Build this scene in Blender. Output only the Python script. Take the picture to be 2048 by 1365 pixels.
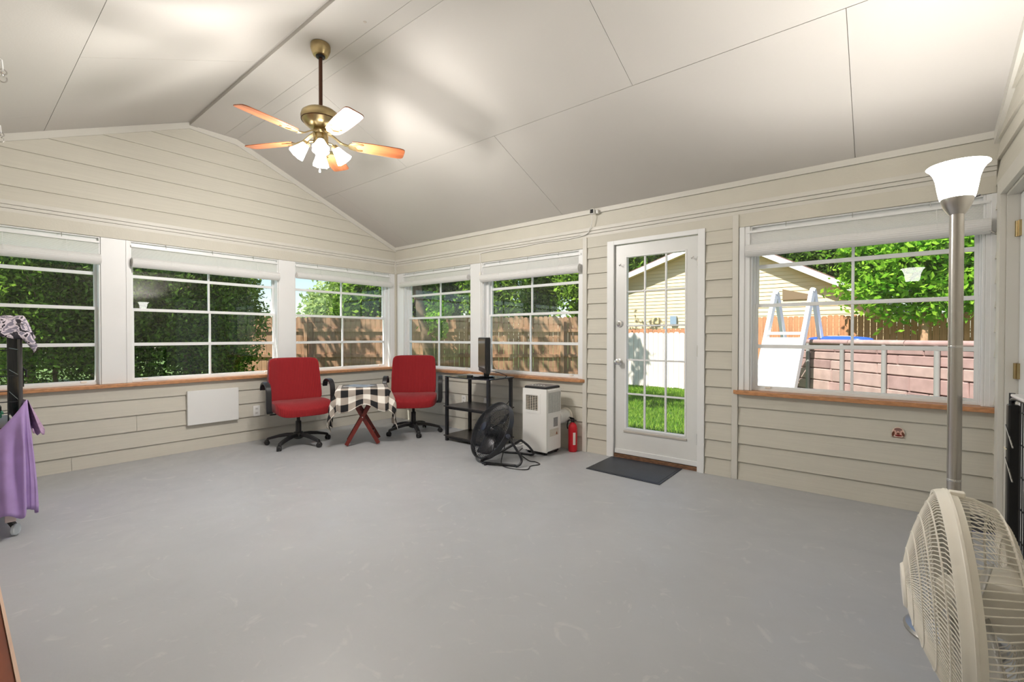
import bpy, math, random
import numpy as np
from mathutils import Vector, Matrix
PI = math.pi
R_ = math.radians
for o in list(bpy.data.objects): bpy.data.objects.remove(o, do_unlink=True)
sc = bpy.context.scene
COL = sc.collection

# ------------------------------------------------------------------ camera
CAM = Vector((5.4943, -4.1115, 1.18)); FPX = 917.0
yaw, pit, rol = R_(38.988), R_(-0.634), R_(0.045)
FW = Vector((-math.sin(yaw)*math.cos(pit), math.cos(yaw)*math.cos(pit), math.sin(pit)))
RT = Vector((math.cos(yaw), math.sin(yaw), 0)); UP = RT.cross(FW)
RT, UP = RT*math.cos(rol)+UP*math.sin(rol), UP*math.cos(rol)-RT*math.sin(rol)
cd = bpy.data.cameras.new('camera'); cd.sensor_width = 36; cd.lens = FPX/2048*36; cd.clip_start = .03; cd.clip_end = 300
cam = bpy.data.objects.new('camera', cd); COL.objects.link(cam)
m3 = Matrix((RT, UP, -FW)).transposed(); cam.matrix_world = Matrix.Translation(CAM) @ m3.to_4x4()
sc.camera = cam
def ray(x, y): return FW + RT*((x-1024)/FPX) + UP*((682.5-y)/FPX)
def D(t, x, y): return CAM + ray(x, y)*t

# ------------------------------------------------------------------ light
vs = sc.view_settings
vs.view_transform = 'Standard'; vs.look = 'None'; vs.gamma = 1; vs.use_curve_mapping = False
vs.exposure = 0.52
W = bpy.data.worlds.new('sky'); sc.world = W; W.use_nodes = True
nt = W.node_tree; nt.nodes.clear()
sky = nt.nodes.new('ShaderNodeTexSky'); sky.sky_type = 'NISHITA'; sky.sun_disc = False
sky.sun_elevation = R_(52); sky.sun_rotation = R_(198); sky.air_density = 1.0; sky.dust_density = .6
bg = nt.nodes.new('ShaderNodeBackground'); bg.inputs[1].default_value = .16
wo = nt.nodes.new('ShaderNodeOutputWorld')
nt.links.new(sky.outputs[0], bg.inputs[0]); nt.links.new(bg.outputs[0], wo.inputs[0])
sd = bpy.data.lights.new('sun', 'SUN'); sd.energy = 7.6; sd.angle = R_(.6); sd.color = (1, .95, .86)
so = bpy.data.objects.new('sun', sd); COL.objects.link(so)
TOSUN = Vector((-.25, -.75, 1.0)).normalized()
so.rotation_euler = (-TOSUN).to_track_quat('-Z', 'Y').to_euler(); so.location = (0, -10, 20)
FAN_SHADE = 8.5; FAN_BULB = 25.0; LAMP_SHADE = 9.0; LAMP_BULB = 56.0

# ------------------------------------------------------------------ materials
MATS = {}
def sr(r, g, b):
    f = lambda c: (c/255/12.92) if c/255 <= .04045 else ((c/255+.055)/1.055)**2.4
    return (f(r), f(g), f(b))
def mat(name, col, rough=.5, metal=0, spec=.5, var=0, vscale=8, stretch=(1, 1, 1), bump=0, bscale=40, coord='Object', rnd=0, sheen=0, detail=4):
    if name in MATS: return MATS[name]
    m = bpy.data.materials.new(name); m.use_nodes = True; MATS[name] = m
    t = m.node_tree; b = t.nodes['Principled BSDF']
    b.inputs['Base Color'].default_value = (*col, 1); b.inputs['Roughness'].default_value = rough
    b.inputs['Metallic'].default_value = metal; b.inputs['Specular IOR Level'].default_value = spec
    if sheen: b.inputs['Sheen Weight'].default_value = sheen
    if var or bump or rnd:
        tc = t.nodes.new('ShaderNodeTexCoord'); mp = t.nodes.new('ShaderNodeMapping')
        mp.inputs['Scale'].default_value = stretch; t.links.new(tc.outputs[coord], mp.inputs[0])
    if var or rnd:
        hs = t.nodes.new('ShaderNodeHueSaturation'); hs.inputs['Color'].default_value = (*col, 1)
        ad = t.nodes.new('ShaderNodeMath'); ad.operation = 'ADD'; ad.inputs[0].default_value = 1; ad.inputs[1].default_value = 0
        if var:
            n = t.nodes.new('ShaderNodeTexNoise'); n.inputs['Scale'].default_value = vscale; n.inputs['Detail'].default_value = detail
            t.links.new(mp.outputs[0], n.inputs['Vector'])
            mr = t.nodes.new('ShaderNodeMapRange'); mr.inputs[1].default_value = .3; mr.inputs[2].default_value = .7
            mr.inputs[3].default_value = 1-var; mr.inputs[4].default_value = 1+var
            t.links.new(n.outputs[0], mr.inputs[0]); t.links.new(mr.outputs[0], ad.inputs[0])
        if rnd:
            oi = t.nodes.new('ShaderNodeObjectInfo'); mr2 = t.nodes.new('ShaderNodeMapRange')
            mr2.inputs[3].default_value = -rnd; mr2.inputs[4].default_value = rnd
            t.links.new(oi.outputs['Random'], mr2.inputs[0]); t.links.new(mr2.outputs[0], ad.inputs[1])
        t.links.new(ad.outputs[0], hs.inputs['Value']); t.links.new(hs.outputs[0], b.inputs['Base Color'])
    if bump:
        n2 = t.nodes.new('ShaderNodeTexNoise'); n2.inputs['Scale'].default_value = bscale; n2.inputs['Detail'].default_value = 5
        t.links.new(mp.outputs[0], n2.inputs['Vector'])
        bp = t.nodes.new('ShaderNodeBump'); bp.inputs['Strength'].default_value = bump; bp.inputs['Distance'].default_value = .01
        t.links.new(n2.outputs[0], bp.inputs['Height']); t.links.new(bp.outputs[0], b.inputs['Normal'])
    return m
def emis(name, col, s):
    m = bpy.data.materials.new(name); m.use_nodes = True; MATS[name] = m
    b = m.node_tree.nodes['Principled BSDF']; b.inputs['Base Color'].default_value = (.9, .9, .9, 1)
    b.inputs['Emission Color'].default_value = (*col, 1); b.inputs['Emission Strength'].default_value = s
    return m
GREIGE = sr(209, 205, 193)
siding = mat('siding_paint', GREIGE, .55, var=.035, vscale=3, stretch=(1, 1, 1), bump=.12, bscale=60)
def grain(name, base, axis):
    st = [14, 14, 60]; st[axis] = 2.0
    return mat(name, base, .55, var=.03, vscale=1.5, stretch=st, bump=.10, bscale=1.4)
sidA = grain('siding_paint_y', GREIGE, 1); sidB = grain('siding_paint_x', GREIGE, 0)
trimp = mat('trim_paint', sr(216, 213, 205), .45, var=.02, vscale=4)
ceilp = mat('ceiling_paint', sr(200, 196, 191), .6, var=.02, vscale=1.2, bump=.05, bscale=90)
white = mat('white_paint', sr(238, 239, 240), .4, var=.012, vscale=5)
vinyl = mat('white_vinyl', sr(240, 242, 243), .3)
oak = mat('oiled_wood_sill', sr(194, 140, 98), .45, var=.22, vscale=2.5, stretch=(10, 10, 30), bump=.08, bscale=6)
black = mat('black_plastic', (.012, .012, .014), .4)
blackm = mat('black_metal', (.012, .013, .017), .35, spec=.6)
steel = mat('brushed_steel', (.55, .53, .51), .28, metal=1)
chrome = mat('chrome', (.75, .75, .76), .12, metal=1)
brass = mat('antique_brass', (.46, .36, .19), .3, metal=1, var=.1, vscale=20)
wplast = mat('white_plastic', sr(240, 239, 236), .35)
cream = mat('cream_plastic', sr(246, 241, 230), .4, var=.03, vscale=8)
redfab = None
def glass_mat():
    m = bpy.data.materials.new('window_glass'); m.use_nodes = True; t = m.node_tree; t.nodes.clear()
    o = t.nodes.new('ShaderNodeOutputMaterial'); mx = t.nodes.new('ShaderNodeMixShader'); ge = t.nodes.new('ShaderNodeNewGeometry')
    def M(op, a, b=None):
        n = t.nodes.new('ShaderNodeMath'); n.operation = op
        for k, q in enumerate((a, b)):
            if q is None: continue
            if isinstance(q, (int, float)): n.inputs[k].default_value = q
            else: t.links.new(q, n.inputs[k])
        return n.outputs[0]
    vm = t.nodes.new('ShaderNodeVectorMath'); vm.operation = 'DOT_PRODUCT'; t.links.new(ge.outputs['Incoming'], vm.inputs[0]); t.links.new(ge.outputs['Normal'], vm.inputs[1])
    sch = M('ADD', M('MULTIPLY', M('POWER', M('SUBTRACT', 1.0, M('ABSOLUTE', vm.outputs['Value'])), 5.0), .96), .04)   # Schlick reflectance of thin glass
    tr = t.nodes.new('ShaderNodeBsdfTransparent'); tr.inputs[0].default_value = (.97, .985, .975, 1)
    gl = t.nodes.new('ShaderNodeBsdfGlossy'); gl.inputs['Roughness'].default_value = 0.0
    t.links.new(sch, mx.inputs[0]); t.links.new(tr.outputs[0], mx.inputs[1]); t.links.new(gl.outputs[0], mx.inputs[2]); t.links.new(mx.outputs[0], o.inputs[0])
    MATS['window_glass'] = m; return m
glass = glass_mat()
def floor_mat():
    m = mat('painted_concrete', sr(176, 178, 181), .42, var=.045, vscale=1.3, bump=.10, bscale=22, detail=8)
    t = m.node_tree; b = t.nodes['Principled BSDF']
    tc = [n for n in t.nodes if n.type == 'TEX_COORD'][0]
    # scuffs: long pale swirls in the roughness and the colour
    n = t.nodes.new('ShaderNodeTexNoise'); n.inputs['Scale'].default_value = 2.2; n.inputs['Detail'].default_value = 9; n.inputs['Distortion'].default_value = 2.5
    t.links.new(tc.outputs['Object'], n.inputs['Vector'])
    r = t.nodes.new('ShaderNodeMapRange'); r.inputs[1].default_value = .35; r.inputs[2].default_value = .7; r.inputs[3].default_value = .34; r.inputs[4].default_value = .52
    t.links.new(n.outputs[0], r.inputs[0]); t.links.new(r.outputs[0], b.inputs['Roughness'])
    # specks
    v = t.nodes.new('ShaderNodeTexNoise'); v.inputs['Scale'].default_value = 75; v.inputs['Detail'].default_value = 2
    t.links.new(tc.outputs['Object'], v.inputs['Vector'])
    rr = t.nodes.new('ShaderNodeMapRange'); rr.inputs[1].default_value = .74; rr.inputs[2].default_value = .80; rr.inputs[3].default_value = 0; rr.inputs[4].default_value = .35
    t.links.new(v.outputs[0], rr.inputs[0])
    # scratches
    sw = t.nodes.new('ShaderNodeTexNoise'); sw.inputs['Scale'].default_value = 3.3; sw.inputs['Detail'].default_value = 3; sw.inputs['Distortion'].default_value = 5
    t.links.new(tc.outputs['Object'], sw.inputs['Vector'])
    s1 = t.nodes.new('ShaderNodeMapRange'); s1.inputs[1].default_value = .62; s1.inputs[2].default_value = .75; s1.inputs[3].default_value = 0; s1.inputs[4].default_value = .5
    t.links.new(sw.outputs[0], s1.inputs[0])
    mx = t.nodes.new('ShaderNodeMix'); mx.data_type = 'RGBA'
    old = b.inputs['Base Color'].links[0].from_socket
    t.links.new(s1.outputs[0], mx.inputs[0]); t.links.new(old, mx.inputs[6]); mx.inputs[7].default_value = (*sr(200, 199, 198), 1)
    mx2 = t.nodes.new('ShaderNodeMix'); mx2.data_type = 'RGBA'; t.links.new(rr.outputs[0], mx2.inputs[0]); t.links.new(mx.outputs[2], mx2.inputs[6]); mx2.inputs[7].default_value = (*sr(120, 116, 110), 1)
    t.links.new(mx2.outputs[2], b.inputs['Base Color'])
    return m
floorm = floor_mat()

# ------------------------------------------------------------------ mesh helpers
class MB:
    def __init__(s): s.v = []; s.f = []
    def add(s, vs_, fs): n = len(s.v); s.v += [tuple(p) for p in vs_]; s.f += [tuple(i+n for i in q) for q in fs]; return s
    def box(s, x0, x1, y0, y1, z0, z1):
        return s.add([(x, y, z) for x in (x0, x1) for y in (y0, y1) for z in (z0, z1)],
                     [(0, 1, 3, 2), (4, 6, 7, 5), (0, 4, 5, 1), (2, 3, 7, 6), (0, 2, 6, 4), (1, 5, 7, 3)])
    def bar(s, a, b, w, h, up=(0, 0, 1)):       # rectangular bar from a to b
        a = Vector(a); b = Vector(b); d = (b-a).normalized(); up = Vector(up)
        if abs(d.dot(up)) > .98: up = Vector((1, 0, 0))
        sd_ = d.cross(up).normalized(); u = sd_.cross(d).normalized()
        vs_ = [p+sd_*(i*w/2)+u*(j*h/2) for p in (a, b) for i, j in ((-1, -1), (1, -1), (1, 1), (-1, 1))]
        return s.add(vs_, [(0, 3, 2, 1), (4, 5, 6, 7), (0, 1, 5, 4), (1, 2, 6, 5), (2, 3, 7, 6), (3, 0, 4, 7)])
    def prism(s, pts, ext):
        n = len(pts); e = Vector(ext); vs_ = [Vector(p) for p in pts]+[Vector(p)+e for p in pts]
        return s.add(vs_, [tuple(range(n))[::-1], tuple(range(n, 2*n))]+[(i, (i+1) % n, n+(i+1) % n, n+i) for i in range(n)])
    def tube(s, path, r, seg=8, closed=False, caps=True):
        P = [Vector(p) for p in path]; n = len(P); rs = r if hasattr(r, '__len__') else [r]*n; rings = []; prev = None
        for i in range(n):
            a = P[i-1] if (i > 0 or closed) else P[i]; b = P[(i+1) % n] if (i < n-1 or closed) else P[i]
            t = (b-a)
            t = t.normalized() if t.length > 1e-9 else Vector((0, 0, 1))
            if prev is None: u = t.orthogonal().normalized()
            else:
                u = prev-t*prev.dot(t); u = u.normalized() if u.length > 1e-6 else t.orthogonal().normalized()
            prev = u; w = t.cross(u)
            rings.append([P[i]+(u*math.cos(2*PI*k/seg)+w*math.sin(2*PI*k/seg))*rs[i] for k in range(seg)])
        vs_ = [p for g in rings for p in g]; fs = []
        for i in range(n if closed else n-1):
            j = (i+1) % n
            for k in range(seg): fs.append((i*seg+k, i*seg+(k+1) % seg, j*seg+(k+1) % seg, j*seg+k))
        if caps and not closed: fs += [tuple(range(seg))[::-1], tuple((n-1)*seg+k for k in range(seg))]
        return s.add(vs_, fs)
    def ribbon(s, path, w, h, side):       # rectangular sweep, width along fixed side vector
        P = [Vector(p) for p in path]; sd_ = Vector(side).normalized(); rings = []
        for i, p in enumerate(P):
            t = (P[min(i+1, len(P)-1)]-P[max(i-1, 0)]).normalized(); nn = sd_.cross(t).normalized()
            rings.append([p+sd_*(a*w/2)+nn*(b*h/2) for a, b in ((-1, -1), (1, -1), (1, 1), (-1, 1))])
        vs_ = [q for g in rings for q in g]; fs = []
        for i in range(len(P)-1):
            for k in range(4): fs.append((i*4+k, i*4+(k+1) % 4, i*4+4+(k+1) % 4, i*4+4+k))
        n = len(P)-1; fs += [(3, 2, 1, 0), (n*4, n*4+1, n*4+2, n*4+3)]
        return s.add(vs_, fs)
    def lathe(s, prof, seg=24, c=(0, 0, 0), axis=(0, 0, 1), cap=True, wob=None):
        a = Vector(axis).normalized(); e1 = a.orthogonal().normalized(); e2 = a.cross(e1); c = Vector(c); vs_ = []
        for i, (r, h) in enumerate(prof):
            for k in range(seg):
                t = 2*PI*k/seg; q = r*(wob(i, t) if wob else 1)
                vs_.append(c+a*h+(e1*math.cos(t)+e2*math.sin(t))*q)
        n = len(prof); fs = []
        for i in range(n-1):
            for k in range(seg): fs.append((i*seg+k, i*seg+(k+1) % seg, (i+1)*seg+(k+1) % seg, (i+1)*seg+k))
        if cap: fs += [tuple(range(seg))[::-1], tuple((n-1)*seg+k for k in range(seg))]
        return s.add(vs_, fs)
    def ring(s, c, axis, R, r, n=48, seg=8):
        a = Vector(axis).normalized(); e1 = a.orthogonal().normalized(); e2 = a.cross(e1); c = Vector(c)
        return s.tube([c+(e1*math.cos(2*PI*i/n)+e2*math.sin(2*PI*i/n))*R for i in range(n)], r, seg, closed=True)
    def sup(s, c, a, b, d, e1=.4, e2=.4, nu=32, nv=16, fn=None):     # superellipsoid
        g = lambda x, e: math.copysign(abs(x)**e, x); vs_ = []; c = Vector(c)
        for j in range(nv+1):
            v = -PI/2+PI*j/nv
            for i in range(nu):
                u = 2*PI*i/nu; p = Vector((a*g(math.cos(v), e1)*g(math.cos(u), e2), b*g(math.cos(v), e1)*g(math.sin(u), e2), d*g(math.sin(v), e1)))
                if fn: p = fn(p)
                vs_.append(c+p)
        fs = [(j*nu+i, j*nu+(i+1) % nu, (j+1)*nu+(i+1) % nu, (j+1)*nu+i) for j in range(nv) for i in range(nu)]
        return s.add(vs_, fs)
    def grid(s, fn, nu, nv):
        vs_ = [fn(i/nu, j/nv) for j in range(nv+1) for i in range(nu+1)]
        return s.add(vs_, [(j*(nu+1)+i, j*(nu+1)+i+1, (j+1)*(nu+1)+i+1, (j+1)*(nu+1)+i) for j in range(nv) for i in range(nu)])
    def move(s, M): s.v = [tuple(M @ Vector(p)) for p in s.v]; return s
    def mesh(s, name, m, smooth=False):
        me = bpy.data.meshes.new(name); me.from_pydata(s.v, [], s.f); me.validate()
        import bmesh
        b = bmesh.new(); b.from_mesh(me); bmesh.ops.remove_doubles(b, verts=b.verts, dist=1e-6); bmesh.ops.recalc_face_normals(b, faces=b.faces); b.to_mesh(me); b.free()
        if m: me.materials.append(m)
        if smooth:
            for p in me.polygons: p.use_smooth = True
        return me
    def build(s, name, m, parent=None, smooth=False, bevel=0, world=False, label=None, solid=0, sub=0, seg=2):
        if world and parent:
            L = WL(parent); s.v = [(p[0]-L.x, p[1]-L.y, p[2]-L.z) for p in s.v]
        return link(name, s.mesh(name, m, smooth), parent, smooth, bevel, label, solid, sub, seg)
def WL(o):
    L = Vector(o.location); p = o.parent
    while p: L += p.location; p = p.parent
    return L
def link(name, me, parent=None, smooth=False, bevel=0, label=None, solid=0, sub=0, seg=2):
    o = bpy.data.objects.new(name, me); COL.objects.link(o)
    if parent: o.parent = parent
    if solid: md = o.modifiers.new('t', 'SOLIDIFY'); md.thickness = solid; md.offset = 0
    if bevel:
        md = o.modifiers.new('b', 'BEVEL'); md.width = bevel; md.segments = seg; md.limit_method = 'ANGLE'; md.angle_limit = R_(40)
    if sub: md = o.modifiers.new('s', 'SUBSURF'); md.levels = sub; md.render_levels = sub
    if smooth and (bevel or True):
        for p in me.polygons: p.use_smooth = True
        try: me.set_sharp_from_angle(angle=R_(38))
        except Exception: pass
    if label: o['label'] = label
    return o
def tag(o, label, cat, group=None):
    o['label'] = label; o['category'] = cat
    if group: o['group'] = group
    return o
def thing(name, label, cat, loc=(0, 0, 0), rz=0, group=None):
    o = bpy.data.objects.new(name, None); COL.objects.link(o); o.location = loc; o.rotation_euler = (0, 0, rz)
    o.empty_display_size = .1
    return tag(o, label, cat, group)
def struct(o): o['kind'] = 'structure'; return o
def stuff(o): o['kind'] = 'stuff'; return o
def sroot(name, loc=(0, 0, 0)):
    o = bpy.data.objects.new(name, None); COL.objects.link(o); o.location = loc; return struct(o)
def copy_tree(o, parent=None):
    c = o.copy(); COL.objects.link(c); c.parent = parent
    for ch in list(o.children): copy_tree(ch, c)
    return c
def box(name, m, parent, *b, bevel=0, label=None): return MB().box(*b).build(name, m, parent, bevel=bevel, label=label)
def arc(c, r, a0, a1, n, ax='xz'):
    out = []
    for i in range(n+1):
        a = a0+(a1-a0)*i/n; p, q = r*math.cos(a), r*math.sin(a)
        out.append((c[0]+p, c[1], c[2]+q) if ax == 'xz' else (c[0]+p, c[1]+q, c[2]) if ax == 'xy' else (c[0], c[1]+p, c[2]+q))
    return out
def spline(pts, n=8):
    P = [Vector(p) for p in pts]; out = []
    for i in range(len(P)-1):
        p0 = P[max(i-1, 0)]; p1 = P[i]; p2 = P[i+1]; p3 = P[min(i+2, len(P)-1)]
        for k in range(n):
            t = k/n; out.append(.5*((2*p1)+(p2-p0)*t+(2*p0-5*p1+4*p2-p3)*t*t+(3*p1-p0-3*p2+p3)*t**3))
    return out+[P[-1]]

# ================================================================== ROOM
XW, YD, EV, TH = 6.05, -4.62, 2.44, .14          # right wall x, front wall y, eave height, wall thickness
RZ = 3.315; Y1, Y0 = -2.105, -2.54               # ridge flat between Y0 and Y1
SILL, HEAD = .735, 2.07
winA = [(-4.50, -3.227), (-3.02, -1.664), (-1.471, -.101)]
winB = [(.188, 1.51), (1.712, 3.06), (4.652, 5.99)]
DX0, DX1, DZ = 3.44, 4.262, 2.062
GROUND = -.22
fl = struct(MB().box(-.14, XW+.14, YD-.14, .14, -.2, 0).build('floor', floorm))

def PA(u, w, z): return (-w, u, z)
def PB(u, w, z): return (u, w, z)
def PC(u, w, z): return (XW+w, u, z)
def PD(u, w, z): return (u, YD-w, z)
def ubox(mb, P, u0, u1, w0, w1, z0, z1):
    a = P(u0, w0, z0); b = P(u1, w1, z1)
    return mb.box(min(a[0], b[0]), max(a[0], b[0]), min(a[1], b[1]), max(a[1], b[1]), a[2], b[2])
def roof_z(y):
    return RZ-(y-Y1)/(0-Y1)*(RZ-EV) if y > Y1 else RZ if y > Y0 else RZ+.03-(Y0-y)/(Y0-YD)*(RZ+.03-EV)
# substrates
def solid_wall(name, P, u0, u1, ztop, holes):
    mb = MB(); us = sorted({u0, u1, *[h[0] for h in holes], *[h[1] for h in holes]})
    for a, b in zip(us, us[1:]):
        hs = sorted([h for h in holes if h[0] <= a and h[1] >= b], key=lambda h: h[2]); z = 0
        for h in hs:
            if h[2] > z: ubox(mb, P, a, b, .0, TH, z, h[2])
            z = h[3]
        if z < ztop: ubox(mb, P, a, b, .0, TH, z, ztop)
    return mb
mb = solid_wall('wall_left', PA, YD, .14, EV, [(a, b, SILL-.03, HEAD) for a, b in winA])
gab = [(YD, EV), (0, EV), (Y1, RZ), (Y0, RZ+.03)]
mb.prism([(0, y, z) for y, z in gab], (-TH, 0, 0))
wallA = struct(mb.build('wall_left', siding))
wallB = struct(solid_wall('wall_back', PB, 0, XW, EV, [(a, b, SILL-.03, HEAD) for a, b in winB]+[(DX0-.03, DX1+.03, 0, DZ+.03)]).build('wall_back', siding))
mb = solid_wall('wall_right', PC, YD, .14, EV, [(-1.06, -.205, 0, 2.02)])
mb.prism([(XW, y, z) for y, z in gab], (TH, 0, 0))
wallC = struct(mb.build('wall_right', siding))
wallD = struct(solid_wall('wall_front', PD, 0, XW, EV, []).build('wall_front', siding))

# siding boards: wedge profile, bottom edge proud
def board(parent, P, u0, u1, z0, z1, m, name='siding_board', t=.019, cutL=None):
    e = .0015
    pts0 = [P(u0, -.0005, z0), P(u0, -t, z0+.001), P(u0, -t+.001, z0+.004), P(u0, -.003, z1), P(u0, -.0005, z1)]
    ext = Vector(P(u1, 0, 0))-Vector(P(u0, 0, 0))
    return MB().prism(pts0, ext).build(name, m, parent)
PITCH = .1515
zA = [.0]+[.126+PITCH*i for i in range(4)]
zB = [.0]+[.149+.1508*i for i in range(14)]
random.seed(3)
def row(parent, P, spans, z0, z1, m, joints=()):
    for a, b in spans:
        cuts = [a]+[j for j in joints if a+.02 < j < b-.02]+[b]
        for p, q in zip(cuts, cuts[1:]): board(parent, P, p+.0012, q-.0012, z0, z1-.001, m)
jointsA = {0: [-3.43], 1: [], 2: [-2.98], 3: []}
for i in range(4): row(wallA, PA, [(YD, -.005)], zA[i], zA[i+1], sidA, jointsA[i])
MB().add(*(lambda q: (q.v, q.f))(ubox(MB(), PA, YD, -.005, -.017, -.0005, zA[4], SILL-.031))).build('sill_apron', sidA, wallA)
# gable siding, clipped by the rakes
def rake_y(z): # y limits of gable at height z (inside the rake trim)
    yr = Y1+(RZ-z)/(RZ-EV)*(0-Y1); yl = Y0-(RZ+.03-z)/(RZ+.03-EV)*(Y0-YD); return yl+.05, yr-.05
z = 2.269
gz = [2.269, 2.389, 2.541, 2.692, 2.843, 2.995, 3.147, 3.262]
for z0, z1 in zip(gz, gz[1:]):
    for P, m, par in ((PA, sidA, wallA), (PC, sidA, wallC)):
        l0, r0 = rake_y(z0); l1, r1 = rake_y(z1); l1 = min(l1, Y0); r1 = max(r1, Y1); t = .018
        q = [P(l0, -.0005, z0), P(r0, -.0005, z0), P(r1, -.0005, z1-.001), P(l1, -.0005, z1-.001), P(l0, -t, z0), P(r0, -t, z0), P(r1, -.003, z1-.001), P(l1, -.003, z1-.001)]
        MB().add(q, [(0, 1, 2, 3), (7, 6, 5, 4), (0, 4, 5, 1), (1, 5, 6, 2), (2, 6, 7, 3), (3, 7, 4, 0)]).build('siding_board', m, par)
# wall back: below-window rows, door bays, under the right window
for i in range(4):
    row(wallB, PB, [(.005, 3.108)], zB[i], zB[i+1], sidB)
    row(wallB, PB, [(4.571, XW-.004)], zB[i], zB[i+1], sidB)
for a, b in ((.005, 3.108), (4.571, XW-.004)):
    ubox(MB(), PB, a, b, -.017, -.0005, zB[4], SILL-.031).build('sill_apron', sidB, wallB)
for i in range(14):
    z1 = zB[i+1] if i < 13 else 2.11
    row(wallB, PB, [(3.160, 3.383)], zB[i], z1, sidB)
    row(wallB, PB, [(4.308, 4.522)], zB[i], z1, sidB)
# right wall + front wall rows
def wedge_jag(parent, P, a, b, z0, z1): board(parent, P, a, b, z0, z1, sidA, t=.022)
zc = [0]+[.149+.1508*i for i in range(15)]
for i in range(15):
    z0, z1 = zc[i], min(zc[i+1], 2.269)
    if z0 < 2.2:
        if z1 <= 2.12: wedge_jag(wallC, PC, -.112, -.004, z0, z1); wedge_jag(wallC, PC, YD, -1.152, z0, z1)
        else: wedge_jag(wallC, PC, YD, -.004, z0, z1)
    if i % 1 == 0: row(wallD, PD, [(.004, XW-.004)], z0, z1, sidB)
# horizontal trim bands
def band(parent, P, u0, u1, full=True):
    S = [('header_board', HEAD, 2.176, .016), ('trim_strip', 2.176, 2.207, .010), ('trim_strip', 2.2085, 2.235, .020), ('trim_strip', 2.2365, 2.27, .030)]
    for n, z0, z1, t in S: ubox(MB(), P, u0, u1, -t, -.0005, z0, z1).build(n, trimp if n != 'header_board' else siding, parent, bevel=.0015)
band(wallA, PA, YD+.002, -.002)
band(wallB, PB, .034, XW-.016)
for par, P, a, b in ((wallB, PB, .002, XW-.002), (wallD, PD, .002, XW-.002)):
    ubox(MB(), P, a, b, -.012, -.0005, 2.271, 2.404).build('frieze_board', siding, par)
    ubox(MB(), P, a, b, -.026, -.0005, 2.406, 2.452).build('crown_strip', trimp, par, bevel=.002)
for a, b in ((3.111, 3.158), (4.524, 4.569)):
    ubox(MB(), PB, a, b, -.026, -.0005, 0, 2.176).build('corner_board', trimp, wallB, bevel=.002)
ubox(MB(), PB, .0, .034, -.034, -.0, HEAD, 2.27).build('corner_board', trimp, wallB)
# rake trims
def rake(parent, P, pts, w=.062, t=.024):
    for (ya, za), (yb, zb) in zip(pts, pts[1:]):
        q = [P(ya, -.0005, za), P(yb, -.0005, zb), P(yb, -.0005, zb-w), P(ya, -.0005, za-w)]
        MB().prism(q, Vector(P(0, -t, 0))-Vector(P(0, 0, 0))).build('rake_trim', trimp, parent)
rk = [(YD, EV+.003), (Y0, RZ+.028), (Y1, RZ-.0), (0, EV+.003)]
rake(wallA, PA, rk); rake(wallC, PC, rk, .075, .03)
# corner strips (inner corner posts, greige)
ubox(MB(), PB, .0, .03, -.03, -.0, 0, HEAD).build('corner_board', siding, wallB, bevel=.003)

# white window surrounds
wr = [(-3.227, -3.02), (-1.664, -1.471), (-.101, -.022)]
for a, b in wr: ubox(MB(), PA, a, b, -.010, -.0005, SILL+.003, HEAD-.001).build('window_pier_cover', white, wallA, bevel=.003)
ubox(MB(), PA, -3.05, -3.02, -.016, -.0105, SILL+.003, HEAD-.002).build('pier_batten', white, wallA, bevel=.002)
for a, b in ((.046, .188), (1.51, 1.712), (3.06, 3.109), (4.573, 4.652), (5.99, 6.036)):
    ubox(MB(), PB, a, b, -.010, -.0005, SILL+.003, HEAD-.001).build('window_pier_cover', white, wallB, bevel=.003)
for a, b in ((4.573, 4.612), (6.012, 6.036)):
    ubox(MB(), PB, a, b, -.018, -.0105, SILL+.003, HEAD-.002).build('pier_batten', white, wallB, bevel=.002)
# sills
def sill(parent, pts):
    MB().prism([(x, y, SILL-.030) for x, y in pts], (0, 0, .032)).build('sill_board', oak, parent, bevel=.004)
sill(wallA, [(-.10, YD), (.062, YD), (.062, -.062), (-.10, -.062)])
sill(wallB, [(.0, .10), (.0, -.0), (.062, -.062), (3.10, -.062), (3.145, -.02), (3.145, -.001), (3.06, -.001), (3.06, .10)])
sill(wallB, [(4.56, -.001), (4.53, -.02), (4.57, -.062), (XW-.002, -.062), (XW-.002, .0), (5.99, .0), (5.99, .10), (4.652, .10), (4.652, -.001)])

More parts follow.
